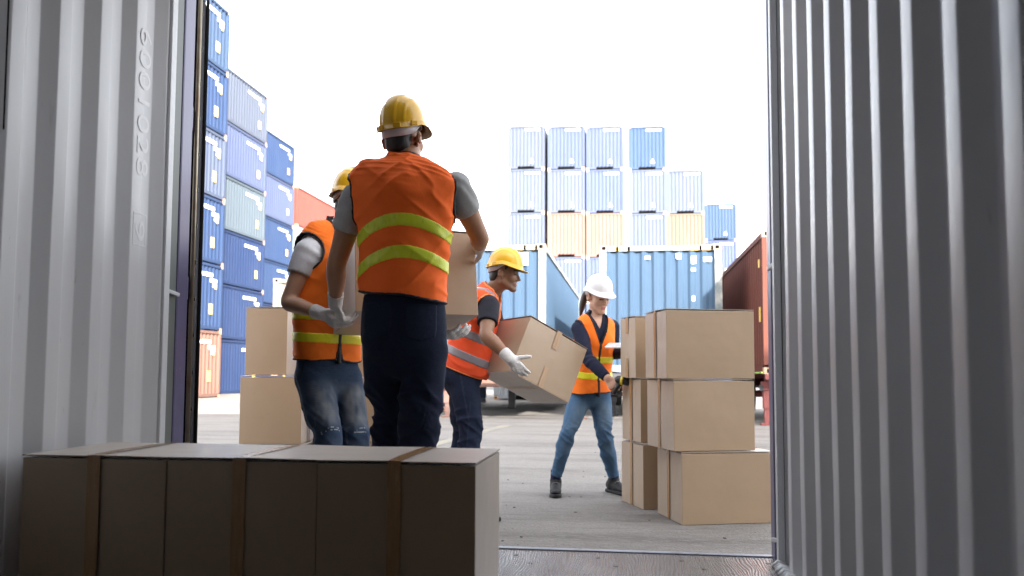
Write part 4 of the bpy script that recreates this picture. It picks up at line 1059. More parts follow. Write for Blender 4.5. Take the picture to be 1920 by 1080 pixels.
def jeans(P, spec, m, pick=None, wrinkle=1.0, h=.007, low=None):
    pts = [spec['torso'][0][0], spec['waist']]
    for l_ in spec['legs']: pts += list(l_[:3])
    lo, hi = bounds(*pts, m=.19); g = Grid(lo, hi, h); D = g.new()
    g.add(D, loft(spec['pelvis'], 4, spec['S'], .5))
    for l_ in spec['legs']:
        Q = g.new(); r_ = l_[3]; hp, kn, an = (np.asarray(v, float) for v in l_[:3]); g.add(Q, limb([hp, lerp(hp, kn, .3), lerp(hp, kn, .7), kn, lerp(kn, an, .25), lerp(kn, an, .6), an], [r_[0], r_[0]*.97, (r_[1]+r_[2])*.52, r_[2], r_[3], (r_[3]+r_[4])*.5, r_[4]], 4))
        Q = np.maximum(Q, plane(g, lerp(an, kn, .03), an-kn))
        ax_ = nrm(an-hp); fold = spec.get('fold', np.array((.25, .1, 1.0)))
        def rid(Pt, kn=kn, hp=hp, an=an):
            z = (Pt-kn)@nrm(fold); nz = vnoise(Pt*np.array((9, 9, 6), np.float32), 11); big = vnoise(Pt*np.array((5, 5, 11), np.float32)+3, 5)
            wk = np.exp(-(z/.10)**2)+.55*np.exp(-((z+.22)/.14)**2)+.35*np.exp(-((z-.38)/.10)**2)
            Pf = Pt.astype(np.float32); rg = (1-np.abs(vnoise(np.stack([Pf[:, 0]*8+z*3, Pf[:, 1]*8, (z+.45*(Pf[:, 0]-kn[0]))*23], 1).astype(np.float32), 17)))**3; rg2 = (1-np.abs(vnoise(np.stack([Pf[:, 0]*7, Pf[:, 1]*7+z*2, (z-.5*(Pf[:, 0]-kn[0]))*17], 1).astype(np.float32)+4, 18)))**3; rd = 2.6*rg+2.2*rg2-1.1
            return -wrinkle*(.0048*wk*(rd*(.55+.45*big))+.0030*big+.0016*nz)
        g.disp(Q, rid, .02); D = smin(D, Q, .022)
    D = np.maximum(D, plane(g, spec['waist'], spec['U']))
    o = part(D, g, 'jeans', m, P.t, P.base, 1, pick, keep=True); me = o.data
    co = np.empty(len(me.vertices)*3, np.float32); me.vertices.foreach_get('co', co); co = co.reshape(-1, 3)+np.asarray(P.base, np.float32)
    Q = np.stack([co[:, 0]*CA+co[:, 1]*SA, -co[:, 0]*SA+co[:, 1]*CA, co[:, 2]], 1); fd = np.zeros(len(Q), np.float32); S, Fv, U = torso_frame(spec)
    for l_ in spec['legs']:                        # worn thighs and knees, wear lines, seams along the outside of each leg
        hp, kn, an = (np.asarray(v) for v in l_[:3]); nr = None
        for (p, q, lo_, hi_, am) in ((hp, kn, .12, 1.05, 1.0), (kn, an, .0, .55, .45)):
            t = ((Q-p)@(q-p))/((q-p)@(q-p)); c_ = p+(q-p)*t[:, None]; v = Q-c_; dd = np.linalg.norm(v, axis=1)+1e-6; fr = (v@np.asarray(Fv))/dd; sd = (v@np.asarray(S))/dd
            w_ = np.clip((t-lo_)/.25, 0, 1)*np.clip((hi_-t)/.25, 0, 1)*np.clip((fr-.35)/.55, 0, 1)*(dd < .125)
            nz = .75+.45*vnoise(Q*np.array((22, 22, 8), np.float32), 3)+.3*vnoise(Q*np.array((60, 60, 25), np.float32), 4)
            fd = np.maximum(fd, w_*am*np.clip(nz, 0, 1.2)*spec.get('fade', .6))
            fd = np.maximum(fd, .35*(np.abs(fr-.02) < .055)*(np.abs(sd) > .8)*(dd < .125)*(t > -.3)*(t < 1.02))
    for (s0, u0, sg) in spec.get('pockets', []):        # patch pockets stand a little proud of the seat
        Oq = np.asarray(spec['waist'], float); X, Y, Z = g.XYZ()
        def lc(v): return ((X-Oq[0])*v[0]+(Y-Oq[1])*v[1]+(Z-Oq[2])*v[2]).astype(np.float32)
        s_, f_, u_ = lc(S), lc(Fv), lc(U); w_ = .066; taper = np.maximum(0, (u0-.03)-u_)*.18
        shape = mx(np.abs(s_-s0)-w_+taper, u_-u0-.075, (u0-.085)-u_+np.abs(s_-s0)*.30, f_*sg)
        part(np.maximum(D-.0042, shape), g, 'pocket', m[0] if isinstance(m, list) else m, o, P.base, 1, keep=True)
    at = me.attributes.new('fade', 'FLOAT', 'POINT'); at.data.foreach_set('value', np.clip(fd, 0, 1).astype(np.float32)); return o
def torso_frame(spec):
    S, U = nrm(spec['S']), nrm(spec['U']); S = nrm(S-U*(S@U)); Fv = np.cross(U, S); return S, Fv, U     # Fv = front when S is the person's right
def upper(P, spec, h=.0065):
    """t-shirt or shirt, vest with bands, piping and zip, all from the same fields"""
    S, Fv, U = torso_frame(spec); O = np.asarray(spec['O'], float)
    pts = [q[0] for q in spec['torso']]
    for a in spec['arms']: pts += [a[0], lerp(a[0], a[1], .6)] + ([a[1], a[2]] if spec.get('long') else [])
    lo, hi = bounds(*pts, m=.21); lo[2] = min(lo[2], (O+U*spec['hem'])[2]-.06); g = Grid(lo, hi, h); X, Y, Z = g.XYZ()
    def lc(v): return ((X-O[0])*v[0]+(Y-O[1])*v[1]+(Z-O[2])*v[2]).astype(np.float32)
    s_, f_, u_ = lc(S), lc(Fv), lc(U)
    # shirt
    T = g.new(); g.add(T, loft(spec['torso'], 4, S, .3)); sh = T.copy()
    for a in spec['arms']:
        Q = g.new(); a0, a1, a2 = (np.asarray(v, float) for v in a[:3])
        if spec.get('long'):
            g.add(Q, arm_prims(a0, a1, a2, spec['ak'], .011)); Q = np.maximum(Q, plane(g, a2+nrm(a1-a2)*.012, a2-a1))
            g.disp(Q, lambda Pt, a1=a1: .0035*np.exp(-(np.linalg.norm(Pt-a1, axis=1)/.10)**2)*np.sin((Pt@nrm(a1-a0+1e-3))*150+3*vnoise(Pt*14, 3))+.0035*vnoise(Pt*np.array((16, 16, 22), np.float32), 8), .02)
        else:
            e = lerp(a0, a1, spec['sleeve']); k = spec['ak']
            g.add(Q, limb([a0, lerp(a0, e, .5), e, e+nrm(a1-a0)*.05], [.066*k, .066*k, .063*k, .062*k], 3)); Q = np.maximum(Q, plane(g, e, a1-a0+np.asarray(spec.get('slant', (0, 0, 0)))))
            g.noise(Q, .0045, (14, 14, 9), 21, .02); g.disp(Q, lambda Pt, e=e, a0=a0: .0030*np.sin((Pt@nrm(np.array((.5, .3, 1.))))*115+4*vnoise(Pt*9, 4))*np.clip(vnoise(Pt*6+2, 6)+.2, 0, 1), .02)
        sh = smin(sh, Q, .03)
    if spec.get('collar'):
        c0, c1, r0 = spec['collar']; Q = g.new(); g.add(Q, limb([c0, lerp(c0, c1, .5), c1], [r0*1.08, r0*1.02, r0], 2)); Q = np.maximum(Q, plane(g, c1, np.subtract(c1, c0)))
        cutf = mx(np.abs(s_)-.45*np.maximum(0, (u_-spec['vopen'])), -f_+.0, spec['vopen']-u_); sh = np.maximum(smin(sh, Q, .006), -cutf)
    g.noise(sh, .003, (9, 9, 6), 2, .02)
    part(sh, g, 'shirt' if spec.get('long') else 't_shirt', spec['shirt'], P.t, P.base, 1, keep=True)
    # vest
    V = g.new(); g.add(V, loft(spec['vest'], 4, S, .3)); V = smin(V, T-.008, .01)
    fo = spec.get('folds', 1.0)
    def wr(Pt):
        q = Pt-O; a, b_, c = q@S, q@Fv, q@U
        L = np.stack([a, b_, c], 1).astype(np.float32)
        n1 = vnoise(L*np.array((7, 7, 4.5), np.float32), 31); n2 = vnoise(L*np.array((5, 5, 13), np.float32)+5, 32); dg = np.sin((c*.8+a*.55)*58+3.0*n1)*np.clip(n2+.15, 0, 1); d2 = np.sin((c*.8-a*.6)*52+3.5*n2)*np.clip(n1+.1, 0, 1)
        e1, e2 = L[:, 0]*.75+L[:, 2]*.66, -L[:, 0]*.66+L[:, 2]*.75; e3, e4 = L[:, 0]*.8-L[:, 2]*.6, L[:, 0]*.6+L[:, 2]*.8
        r1 = (1-np.abs(vnoise(np.stack([e2*19, b_.astype(np.float32)*5, e1*4.2], 1), 41)))**4; r2 = (1-np.abs(vnoise(np.stack([e4*17, b_.astype(np.float32)*5, e3*3.8], 1)+9, 42)))**4
        return -fo*(.0085*n1+.0035*n2+.0030*dg+.0028*d2+.0075*r1*np.clip(n1+.6, 0, 1)+.0065*r2*np.clip(.6-n1, 0, 1))
    g.disp(V, wr, .03)
    Vb = V.copy()
    cut = np.full(g.shape, -1, np.float32); trims = []
    for k, a in enumerate(spec['arms']):
        Q = g.new(); a0, a1 = np.asarray(a[0], float), np.asarray(a[1], float); ah = spec.get('armhole', .082); iv = spec.get('arm_in', .0); sg = np.sign((a0-O)@S)
        q0 = a0-S*sg*iv; dv = nrm(-U*.9+S*sg*.25) if spec.get('straight') else nrm(nrm(a1-a0)*.6+S*sg*.8); g.add(Q, limb([q0, q0+dv*.12, q0+dv*.24], [ah, ah*1.12, ah*1.2], 1), M=.10); cut = np.maximum(cut, -Q); trims.append(Q)
    Q = g.new(); nb_ = np.asarray(spec['neck'][0], float); nt_ = spec['head'].w((0, -.015, -.04)); g.add(Q, limb([nb_-U*.012, nb_+nrm(nt_-nb_)*.16], [spec.get('neckhole', .073)]*2, 1), M=.10); cut = np.maximum(cut, -Q); trims.append(Q)
    hem = spec['hem']+spec.get('hem_tilt', 0)*s_+spec.get('hem_front', 0)*f_+spec.get('hem_wave', .006)*np.sin(s_*25+1)
    cut = np.maximum(cut, hem-u_); hemd = u_-hem
    if 'vneck' in spec:
        u0, sl, off = spec['vneck']; vv = np.maximum(np.abs(s_-off-.02*0)-np.maximum(0, (u_-u0))*sl, np.maximum(-f_, u0-u_)); cut = np.maximum(cut, -vv); trims.append(vv)
    if 'split' in spec:
        u1, sl, off = spec['split']; vv = np.maximum(np.abs(s_-off)-np.maximum(0, (u1-u_))*sl, np.maximum(-f_, u_-u1)); cut = np.maximum(cut, -vv); trims.append(vv)
    V = np.maximum(V, cut); vest = part(V, g, 'vest', spec['vest_mat'], P.t, P.base, 1, keep=True)
    if spec.get('pipe'):
        tr = np.full(g.shape, 9, np.float32); tw = spec.get('pipe_w', .0065)
        for q in trims: tr = np.minimum(tr, np.abs(q-.001)-tw)
        tr = np.minimum(tr, np.abs(hemd-.003)-tw*.8); Q = np.maximum(np.maximum(Vb-.0045, cut-.004), tr); part(Q, g, 'edging', spec['pipe'], vest, P.base, 1, split=True)
    for (u1, wd, tl, cv, lim) in spec.get('bands', []):
        Q = np.maximum(np.maximum(Vb-.0032, cut+.004), np.abs(u_-u1-tl*s_-cv*s_*s_)-wd/2)
        if lim: Q = np.maximum(Q, spec['lims'][lim](s_, f_, u_))
        part(Q, g, 'reflective_band', spec['band_mat'], vest, P.base, 1, split=True)
    for (s0, wd, fn) in spec.get('straps', []):
        Q = np.maximum(np.maximum(Vb-.0030, cut+.004), np.maximum(np.abs(s_-s0)-wd/2, fn(s_, f_, u_))); part(Q, g, 'shoulder_band', spec['band_mat'], vest, P.base, 1, split=True)
    if 'zip' in spec:
        s0, u1, u2, w2, sl = spec['zip']; Q = np.maximum(np.maximum(Vb-.005, np.abs(s_-s0-sl*u_)-w2), np.maximum(np.maximum(-f_, u_-u2), u1-u_)); part(Q, g, 'zip', M_ZIP, vest, P.base, 1)
    return vest
def shoe(P, an, tv, sole_z):
    an = np.asarray(an, float); tv = nrm(tv); sd = nrm(np.cross(tv, (0, 0, 1))); b0 = np.array((an[0], an[1], sole_z)); g = Grid(*bounds(b0-tv*.09, b0+tv*.20, an+np.array((0, 0, .03)), m=.06), .0045)
    D = g.new(); st = [(b0-tv*.055+(0, 0, .055), .032, .036), (b0+tv*.02+(0, 0, .052), .036, .044), (b0+tv*.09+(0, 0, .045), .040, .032), (b0+tv*.15+(0, 0, .038), .041, .022), (b0+tv*.185+(0, 0, .034), .030, .016)]
    g.add(D, loft(st, 4, sd)); g.add(D, limb([b0-tv*.02+(0, 0, .06), np.array((an[0], an[1], sole_z+.105))], [.041, .043], 2), .02)
    D = np.maximum(D, plane(g, (0, 0, sole_z+.108)+0*b0, tv*-.25+np.array((0, 0, 1.)))) if False else np.maximum(D, plane(g, b0+(0, 0, .108), (0, 0, 1)))
    D = np.maximum(D, plane(g, b0+(0, 0, .016), (0, 0, -1))); g.noise(D, .0012, (60, 60, 60), 9)
    o = part(D, g, 'shoe', M_SHOE, P.t, P.base, 1)
    Q = g.new(); g.add(Q, loft([(b0-tv*.058+(0, 0, .01), .037, .03), (b0+tv*.02+(0, 0, .01), .036, .03), (b0+tv*.10+(0, 0, .01), .044, .03), (b0+tv*.16+(0, 0, .01), .044, .03), (b0+tv*.193+(0, 0, .012), .030, .03)], 4, sd))
    Q = mx(Q, plane(g, b0+(0, 0, .026), (0, 0, 1)), plane(g, b0+(0, 0, .001), (0, 0, -1))); part(Q, g, 'sole', M_SOLE, o, P.base, 1)
    for k in range(4):
        c = b0+tv*(.055+.022*k)+np.array((0, 0, .090-.012*k)); mb = MB().tube([c-sd*.026-(0, 0, .012), c-sd*.012-(0, 0, .001), c+sd*.012-(0, 0, .001), c+sd*.026-(0, 0, .012)], .0032, 6); mb.v = [tuple(cw(v)-Vector(P.base)) for v in mb.v]; mb.build('lace', M_LACE, o)
    return o
# ---- the man in the middle, seen from behind, in the container mouth
def Z3(x, y, z): return np.array((x, y, z), float)
def ground_at(p, d, z): q = W(p, 900, d); q[2] = z; return q
d0 = 3.74
S = nrm((1, -.06, .05)); U = nrm((-.01, .0, 1))
A = Person('man seen from behind in orange vest and yellow helmet, carrying a box', ground_at(757, d0, GROUND))
hA = Head(W(757, 262, d0+.04), (.42, .90, .10), (-.085, -.08, 1), .955, .012)
nb = W(764, 297, d0+.01)
tors = [(W(757, 640, d0), 0.164, 0.114), (W(757, 585, d0), 0.174, 0.125), (W(757, 520, d0-.01), 0.164, 0.114), (W(756, 450, d0-.02), 0.174, 0.125), (W(755, 390, d0-.03), 0.187, 0.131), (W(757, 350, d0-.03), 0.198, 0.120), (W(760, 334, d0-.02), 0.174, 0.093), (W(763, 325, d0+.01), 0.104, 0.072), (W(764, 318, d0+.02), 0.072, 0.068)]
spA = dict(head=hA, neck=(nb,), nk=1.0, S=S, U=U, torso=tors, ak=1.04, skin=None,
  arms=[(W(855, 352, d0), W(899, 444, d0+.14), W(899, 462, d0+.40)), (W(668, 371, d0), W(631, 496, d0+.05), W(629, 566, d0+.24))],
  legs=[(W(797, 665, d0-.01), W(787, 775, d0-.03), W(776, 1040, d0+.01), (.099, .088, .079, .074, .06), (.15, 1, 0)), (W(724, 665, d0+.04), W(729, 775, d0+.12), W(722, 1030, d0+.18), (.095, .082, .073, .069, .058), (-.1, 1, 0))],
  O=W(757, 540, d0), waist=W(757, 553, d0), pelvis=[(W(757, 690, d0), 0.109, 0.093), (W(757, 650, d0), 0.179, 0.136), (W(757, 600, d0-.005), 0.186, 0.140), (W(757, 545, d0), 0.172, 0.122)],
  vest=[(W(757, 610, d0), 0.192, 0.150), (W(757, 560, d0), 0.193, 0.147), (W(757, 500, d0), 0.192, 0.142), (W(757, 430, d0-.02), 0.198, 0.144), (W(756, 380, d0-.03), 0.222, 0.144), (W(757, 345, d0-.03), 0.240, 0.129), (W(760, 332, d0-.02), 0.215, 0.100), (W(764, 323, d0+.01), 0.109, 0.081), (W(764, 318, d0+.02), 0.076, 0.065)],
  hem=-.045, hem_tilt=-.13, hem_wave=.004, sleeve=.50, shirt=M_TGREY, vest_mat=M_OR, band_mat=M_LIME, pipe=M_PIPE, armhole=.125, arm_in=-.100, neckhole=.068,
  straight=True, bands=[(.275, .056, .06, -1.75, None), (.140, .056, .06, -1.75, None)], folds=1.3)
MS = skin('tan_skin', (.36, .185, .105), (.28, .13, .07), None); spA['skin'] = [MS, M_HAIR, mat('lip', (.36, .13, .10), .4), mat('stubbled_skin', (.20, .11, .07), .6)]
body_part(A, spA, .0045)
upper(A, spA, .0058); spA['fade'] = .35; spA['pockets'] = [(.092, -.125, 1), (-.088, -.115, 1)]; jeans(A, spA, M_DA, wrinkle=2.6, h=.0060)
g = Grid(*bounds(hA.O, m=.15), .0045); part(hair_field(g, hA), g, 'hair', M_HAIR, A.t, A.base, 1, keep=True)
helmet(A.t, A.base, hA, M_YHELM, M_HIN, M_BAND, a=.102, b=.121, top=.203, peak=.034)
# gloves: the left one grips the box's lower edge from the side, the right one lies flat on its far side
a = spA['arms'][1]; hpA = hand_prims(a[2], W(644, 612, d0+.30)-W(629, 566, d0+.23), (-.72, -.62, .22), [(48, 40, 22), (52, 42, 24), (56, 44, 26), (58, 46, 28)], 1, r=.0112, thumb=(38, 20, 20), sc=1.02); glove(A, a[2], a[1], hpA)
a = spA['arms'][0]; hpB = hand_prims(a[2], W(903, 458, d0+.6)-np.asarray(a[2]), (.92, .1, .25), [(14, 12, 10)]*4, 1, r=.0112, thumb=(40, 15, 15)); glove(A, a[2], a[1], hpB)
for k in (0, 1): shoe(A, spA['legs'][k][2], spA['legs'][k][4], GROUND+.001)

# ---- the box the two men carry
p0, p1 = W(667, 584, 3.99), W(897, 592, 4.22)       # near bottom edge
ex = nrm(p1-p0); back_ = W(608, 631, 4.53)-p0; ey = nrm(back_-ex*(back_@ex)); ez = np.cross(ex, ey); dims = (np.linalg.norm(p1-p0), .56, .435)
ctr = p0+ex*dims[0]/2+ey*dims[1]/2
# tape seam runs front to back
carton('large cardboard box carried between the two men in grey t-shirts', tuple(cw(ctr)), dims, ax=(cw(ex), cw(ey), cw(ez)), group='carried boxes', tape='tabs', tm=M_TAPEP)

# ---- the man on the left, half hidden, facing us
d1 = 4.62
Fb = nrm((.62, -.78, 0)); S = nrm(np.cross(Fb, (0, 0, 1))); U = nrm((.05, -.02, 1))
B = Person('man in ripped jeans, orange vest and yellow helmet, face turned away', ground_at(618, d1, GROUND))
hB = Head(W(661, 380, d1+.02), (.82, -.50, -.06), (-.06, .02, 1), .99)
nb = W(640, 432, d1)
spB = dict(head=hB, neck=(nb,), nk=1.0, S=S, U=U, ak=1.0,
  torso=[(W(614, 715, d1), .150, .105), (W(614, 680, d1), .160, .112), (W(613, 620, d1), .150, .105), (W(613, 560, d1), .160, .115), (W(616, 505, d1), .172, .122), (W(622, 470, d1), .182, .112), (W(630, 448, d1), .158, .086), (W(637, 432, d1), .09, .066), (W(640, 420, d1), .064, .062)],
  arms=[(W(576, 472, d1-.14), W(541, 567, d1-.18), W(603, 588, d1-.36)), (W(672, 470, d1+.12), W(745, 560, d1+.03), W(822, 628, d1-.16))],
  legs=[(W(588, 712, d1-.06), W(614, 812, d1-.17), W(606, 1000, d1-.08), (.095, .088, .078, .074, .062), (.35, -.9, 0)), (W(648, 712, d1+.05), W(664, 812, d1-.03), W(664, 985, d1+.12), (.092, .086, .074, .07, .06), (.7, -.7, 0))],
  O=W(614, 660, d1), waist=W(614, 650, d1), pelvis=[(W(614, 745, d1), .10, .085), (W(614, 715, d1), .168, .118), (W(614, 680, d1), .170, .122), (W(614, 645, d1), .16, .112)],
  vest=[(W(614, 700, d1), .186, .142), (W(614, 650, d1), .186, .140), (W(613, 600, d1), .182, .135), (W(613, 545, d1), .184, .134), (W(617, 500, d1), .194, .134), (W(623, 468, d1), .198, .120), (W(631, 446, d1), .165, .090), (W(637, 432, d1), .095, .07), (W(640, 424, d1), .07, .06)],
  hem=-.045, hem_tilt=0.0, sleeve=.46, shirt=M_TLIGHT, vest_mat=M_OR2, band_mat=M_LIME2, pipe=M_PIPE, armhole=.098, arm_in=-.012,
  bands=[(.19, .052, 0, .0, None), (.072, .052, 0, .0, None)], vneck=(.42, .18, 0), split=(.055, .16, 0), zip=(0, -.06, .40, .011, 0), folds=.9)
MS = skin('light_tan_skin', (.46, .27, .175), (.40, .20, .13), None); spB['skin'] = [MS, M_HAIR, mat('lip_b', (.42, .17, .14), .4), MS]
body_part(B, spB, .005)
upper(B, spB, .0065)
def pickB(Q):                                     # frayed rips across the knees
    mi = np.zeros(len(Q), int)
    for l_ in spB['legs']:
        kn, hp = np.asarray(l_[1]), np.asarray(l_[0]); t = ((Q-hp)@(kn-hp))/((kn-hp)@(kn-hp)); c = hp+(kn-hp)*t[:, None]; v = Q-c; fr = v@nrm(Fb); sd = v@S
        nz = vnoise((Q*np.array((30, 30, 30), np.float32)).astype(np.float32), 3)
        th = np.abs(np.sin((t-1.02)*95+2.5*nz)); mi[(np.linalg.norm(v, axis=1) < .12) & (np.abs(t-1.04-.03*nz) < .045) & (th < .38) & (fr > .035) & (np.abs(sd) < .045+.03*nz)] = 1
    return mi
spB['fade'] = 1.0
jeans(B, spB, [M_DB, M_FRAY], pickB, 1.9)
g = Grid(*bounds(hB.O, m=.15), .005); part(hair_field(g, hB), g, 'hair', M_HAIR, B.t, B.base, 1, keep=True)
helmet(B.t, B.base, hB, M_YHELM, M_HIN, M_BAND, a=.103, b=.123, top=.192, peak=.034)
a = spB['arms'][0]; glove(B, a[2], a[1], hand_prims(a[2], W(652, 622, d1-.42)-np.asarray(a[2]), (-.35, -.62, -.70), [(22, 24, 16), (24, 26, 18), (26, 28, 18), (28, 30, 20)], -1, r=.0112, thumb=(35, 15, 10)), True)
a = spB['arms'][1]; glove(B, a[2], a[1], hand_prims(a[2], W(868, 628, d1-.22)-np.asarray(a[2]), (.1, -.5, -.85), [(20, 24, 20)]*4, 1, r=.0112, thumb=(40, 15, 15)), True)
for k in (0, 1): shoe(B, spB['legs'][k][2], spB['legs'][k][4], GROUND+.001)

# ---- the man in profile with the tilted box
d2 = 5.35
Fc = nrm((.985, -.17, 0)); S = nrm(np.cross(Fc, (0, 0, 1))); U = nrm((.40, -.05, .92))
C = Person('man in profile, navy shirt and red vest, leaning with a tilted box', ground_at(866, d2, GROUND))
hC = Head(W(946, 513, d2-.04), (.975, -.20, -.11), (.10, 0, 1), .875)
nb = W(917, 552, d2)
spC = dict(head=hC, neck=(nb,), nk=.98, S=S, U=U, ak=1.0,
  torso=[(W(862, 716, d2), .150, .105), (W(866, 692, d2), .155, .110), (W(874, 658, d2), .145, .105), (W(884, 625, d2), .155, .112), (W(895, 596, d2), .165, .118), (W(904, 573, d2), .172, .105), (W(911, 560, d2), .150, .084), (W(915, 552, d2), .09, .064), (W(920, 543, d2), .062, .06)],
  arms=[(W(917, 574, d2-.15), W(912, 629, d2-.27), W(956, 672, d2-.36)), (W(915, 570, d2+.16), W(935, 630, d2+.20), W(950, 664, d2+.12))],
  legs=[(W(869, 716, d2-.08), W(883, 795, d2-.12), W(872, 945, d2-.10), (.093, .084, .070, .066, .055), (1, -.2, 0)), (W(866, 716, d2+.09), W(869, 798, d2+.10), W(853, 940, d2+.12), (.090, .082, .066, .062, .052), (1, -.2, 0))],
  O=W(872, 680, d2), waist=W(873, 676, d2), pelvis=[(W(866, 735, d2), .10, .09), (W(866, 712, d2), .158, .124), (W(868, 692, d2), .160, .122), (W(874, 668, d2), .15, .11)],
  vest=[(W(872, 700, d2), .175, .150), (W(876, 676, d2), .175, .146), (W(882, 645, d2), .170, .136), (W(890, 615, d2), .175, .130), (W(898, 590, d2), .180, .126), (W(906, 569, d2), .180, .110), (W(912, 557, d2), .155, .088), (W(915, 551, d2), .09, .068), (W(918, 547, d2), .066, .06)],
  hem=-.055, hem_front=.04, hem_wave=.003, sleeve=.60, shirt=M_TNAVY, vest_mat=M_RO, band_mat=M_GREYT, pipe=M_OPIPE, pipe_w=.0055, armhole=.070, arm_in=-.005,
  bands=[(.175, .052, 0, 0, None), (.045, .052, 0, 0, None)], straps=[(.105, .045, lambda s, f, u: .24-u), (-.105, .045, lambda s, f, u: .24-u)], vneck=(.30, .25, 0), folds=.8)
MS = skin('brown_skin', (.25, .125, .070), (.19, .09, .05), None); spC['skin'] = [MS, M_HAIR, mat('lip_c', (.26, .10, .075), .4), mat('stubbled_brown_skin', (.18, .093, .055), .6)]; spC['stub'] = True; spC['fk'] = 1.3
body_part(C, spC, .0038)
upper(C, spC, .0065); spC['fade'] = .6; spC['pockets'] = [(.085, -.10, 1)]; jeans(C, spC, M_DC, wrinkle=1.9)
g = Grid(*bounds(hC.O, m=.15), .0045); part(hair_field(g, hC), g, 'hair', M_HAIR, C.t, C.base, 1, keep=True)
helmet(C.t, C.base, hC, M_YHELM, M_HIN, M_BAND, a=.103, b=.121, top=.182, peak=.034)
a = spC['arms'][0]; glove(C, a[2], a[1], hand_prims(a[2], W(984, 706, d2-.36)-np.asarray(a[2]), (-.35, -.85, .30), [(20, 28, 20), (26, 32, 22), (32, 36, 22), (38, 38, 22)], -1, r=.0112, sc=.92, thumb=(62, 10, 5), thumb_in=.1))
a = spC['arms'][1]; glove(C, a[2], a[1], hand_prims(a[2], W(975, 690, d2+.10)-np.asarray(a[2]), (-.3, .6, -.5), [(20, 24, 20)]*4, 1, r=.0108))
for k in (0, 1): shoe(C, spC['legs'][k][2], spC['legs'][k][4], GROUND+.001)
# back pocket seam and the phone in it
ph = W(855, 681, d2-.115); ph_ = tuple(cw(ph))
t = thing('phone', 'pale gold phone sticking out of the back pocket of dark jeans', 'phone', ph_)
sdv = Vector(cw((.92, -.38, .02))).normalized(); upv = Vector((.10, 0, 1)).normalized(); nv = sdv.cross(upv)
MB().obox((0, 0, -.035), (sdv, nv, upv), (.035, .004, .055)).build('phone_case', mat('gold_case', (.42, .34, .20), .35, .3), t, bevel=.003)
MB().obox(nv*-.0048+Vector((0, 0, -.035)), (sdv, nv, upv), (.032, .0006, .052)).build('screen', mat('phone_screen', (.02, .02, .022), .1), t)
# the tilted box
PA, PB, PD = W(996.5, 590, 5.14), W(1102, 652, 5.36), W(946, 690, 5.03)
ex = nrm(PB-PA); v = PD-PA; ez = -nrm(v-ex*(v@ex)); ey = np.cross(ez, ex); ey = ey if ey[1] > 0 else -ey
dims = (np.linalg.norm(PB-PA), .40, abs((PD-PA)@ez))
ctr = PA-ez*dims[2]+ex*dims[0]/2+ey*dims[1]/2
carton('tilted cardboard box held by the man in the navy shirt', tuple(cw(ctr)), dims, ax=(cw(ex), cw(ey), cw(ez)), group='carried boxes', tape='tabs', tm=M_TAPEP, bottom=True)

# ---- the woman with the scanner
d3 = 6.38
Fd = nrm((.36, -.93, 0)); S = nrm(np.cross(Fd, (0, 0, 1))); U = nrm((.07, -.14, .98))
Dw = Person('woman in white helmet and orange vest, reaching out with a scanner', ground_at(1095, d3, GROUND))
hD = Head(W(1121, 556, d3-.07), (.50, -.80, -.30), (.08, -.20, 1), .94)
nb = W(1117, 592, d3-.04)
spD = dict(head=hD, neck=(nb,), nk=.82, S=S, U=U, ak=.84, female=True, long=True, fk=1.7,
  torso=[(W(1106, 742, d3), .140, .095), (W(1106, 722, d3), .145, .10), (W(1110, 690, d3), .118, .088), (W(1113, 660, d3-.01), .122, .094), (W(1115, 632, d3-.03), .138, .108), (W(1117, 612, d3-.04), .142, .095), (W(1117, 601, d3-.04), .122, .072), (W(1117, 594, d3-.04), .07, .055), (W(1117, 588, d3-.04), .05, .05)],
  arms=[(W(1086, 616, d3-.10), W(1101, 672, d3-.22), W(1139, 709, d3-.36)), (W(1147, 613, d3+.02), W(1150, 662, d3+.04), W(1178, 660, d3-.16))],
  legs=[(W(1088, 744, d3-.03), W(1065, 812, d3-.10), W(1042, 893, d3-.02), (.083, .074, .056, .056, .043), (-.06, -1, 0)), (W(1124, 744, d3+.03), W(1133, 812, d3-.04), W(1151, 895, d3+.06), (.083, .074, .056, .056, .043), (.45, -.9, 0))],
  O=W(1108, 700, d3), waist=W(1107, 714, d3), pelvis=[(W(1106, 757, d3), .10, .075), (W(1106, 742, d3), .148, .105), (W(1107, 722, d3), .146, .105), (W(1109, 700, d3), .125, .09)],
  vest=[(W(1107, 742, d3), .166, .135), (W(1108, 715, d3), .162, .128), (W(1110, 690, d3), .152, .118), (W(1113, 660, d3-.01), .150, .118), (W(1115, 632, d3-.03), .154, .122), (W(1117, 611, d3-.04), .150, .104), (W(1117, 600, d3-.04), .126, .078), (W(1117, 594, d3-.04), .075, .06), (W(1117, 590, d3-.04), .055, .05)],
  hem=-.125, hem_tilt=-.10, hem_wave=.004, shirt=M_SNAVY, vest_mat=M_OR2, band_mat=M_LIME2, pipe=M_PIPE, pipe_w=.005, armhole=.060, arm_in=-.015, neckhole=.062,
  collar=(W(1117, 597, d3-.04), W(1118.5, 582, d3-.05), .062), vopen=.335, bands=[(.115, .05, 0, 0, None), (-.005, .05, 0, 0, None)], vneck=(.22, .36, 0), zip=(0, -.15, .23, .010, 0), folds=.8)
MS = skin('fair_skin', (.56, .33, .235), (.50, .27, .18), None); spD['skin'] = [MS, M_HAIRB, mat('lip_d', (.42, .14, .12), .4), MS]
a = spD['arms'][0]; hw_ = hand_prims(a[2], W(1156, 734, d3-.40)-np.asarray(a[2]), (-.62, -.62, .45), [(40, 60, 40), (45, 62, 40), (48, 64, 40), (50, 64, 40)], -1, r=.0082, sc=.88, thumb=(30, 30, 20))
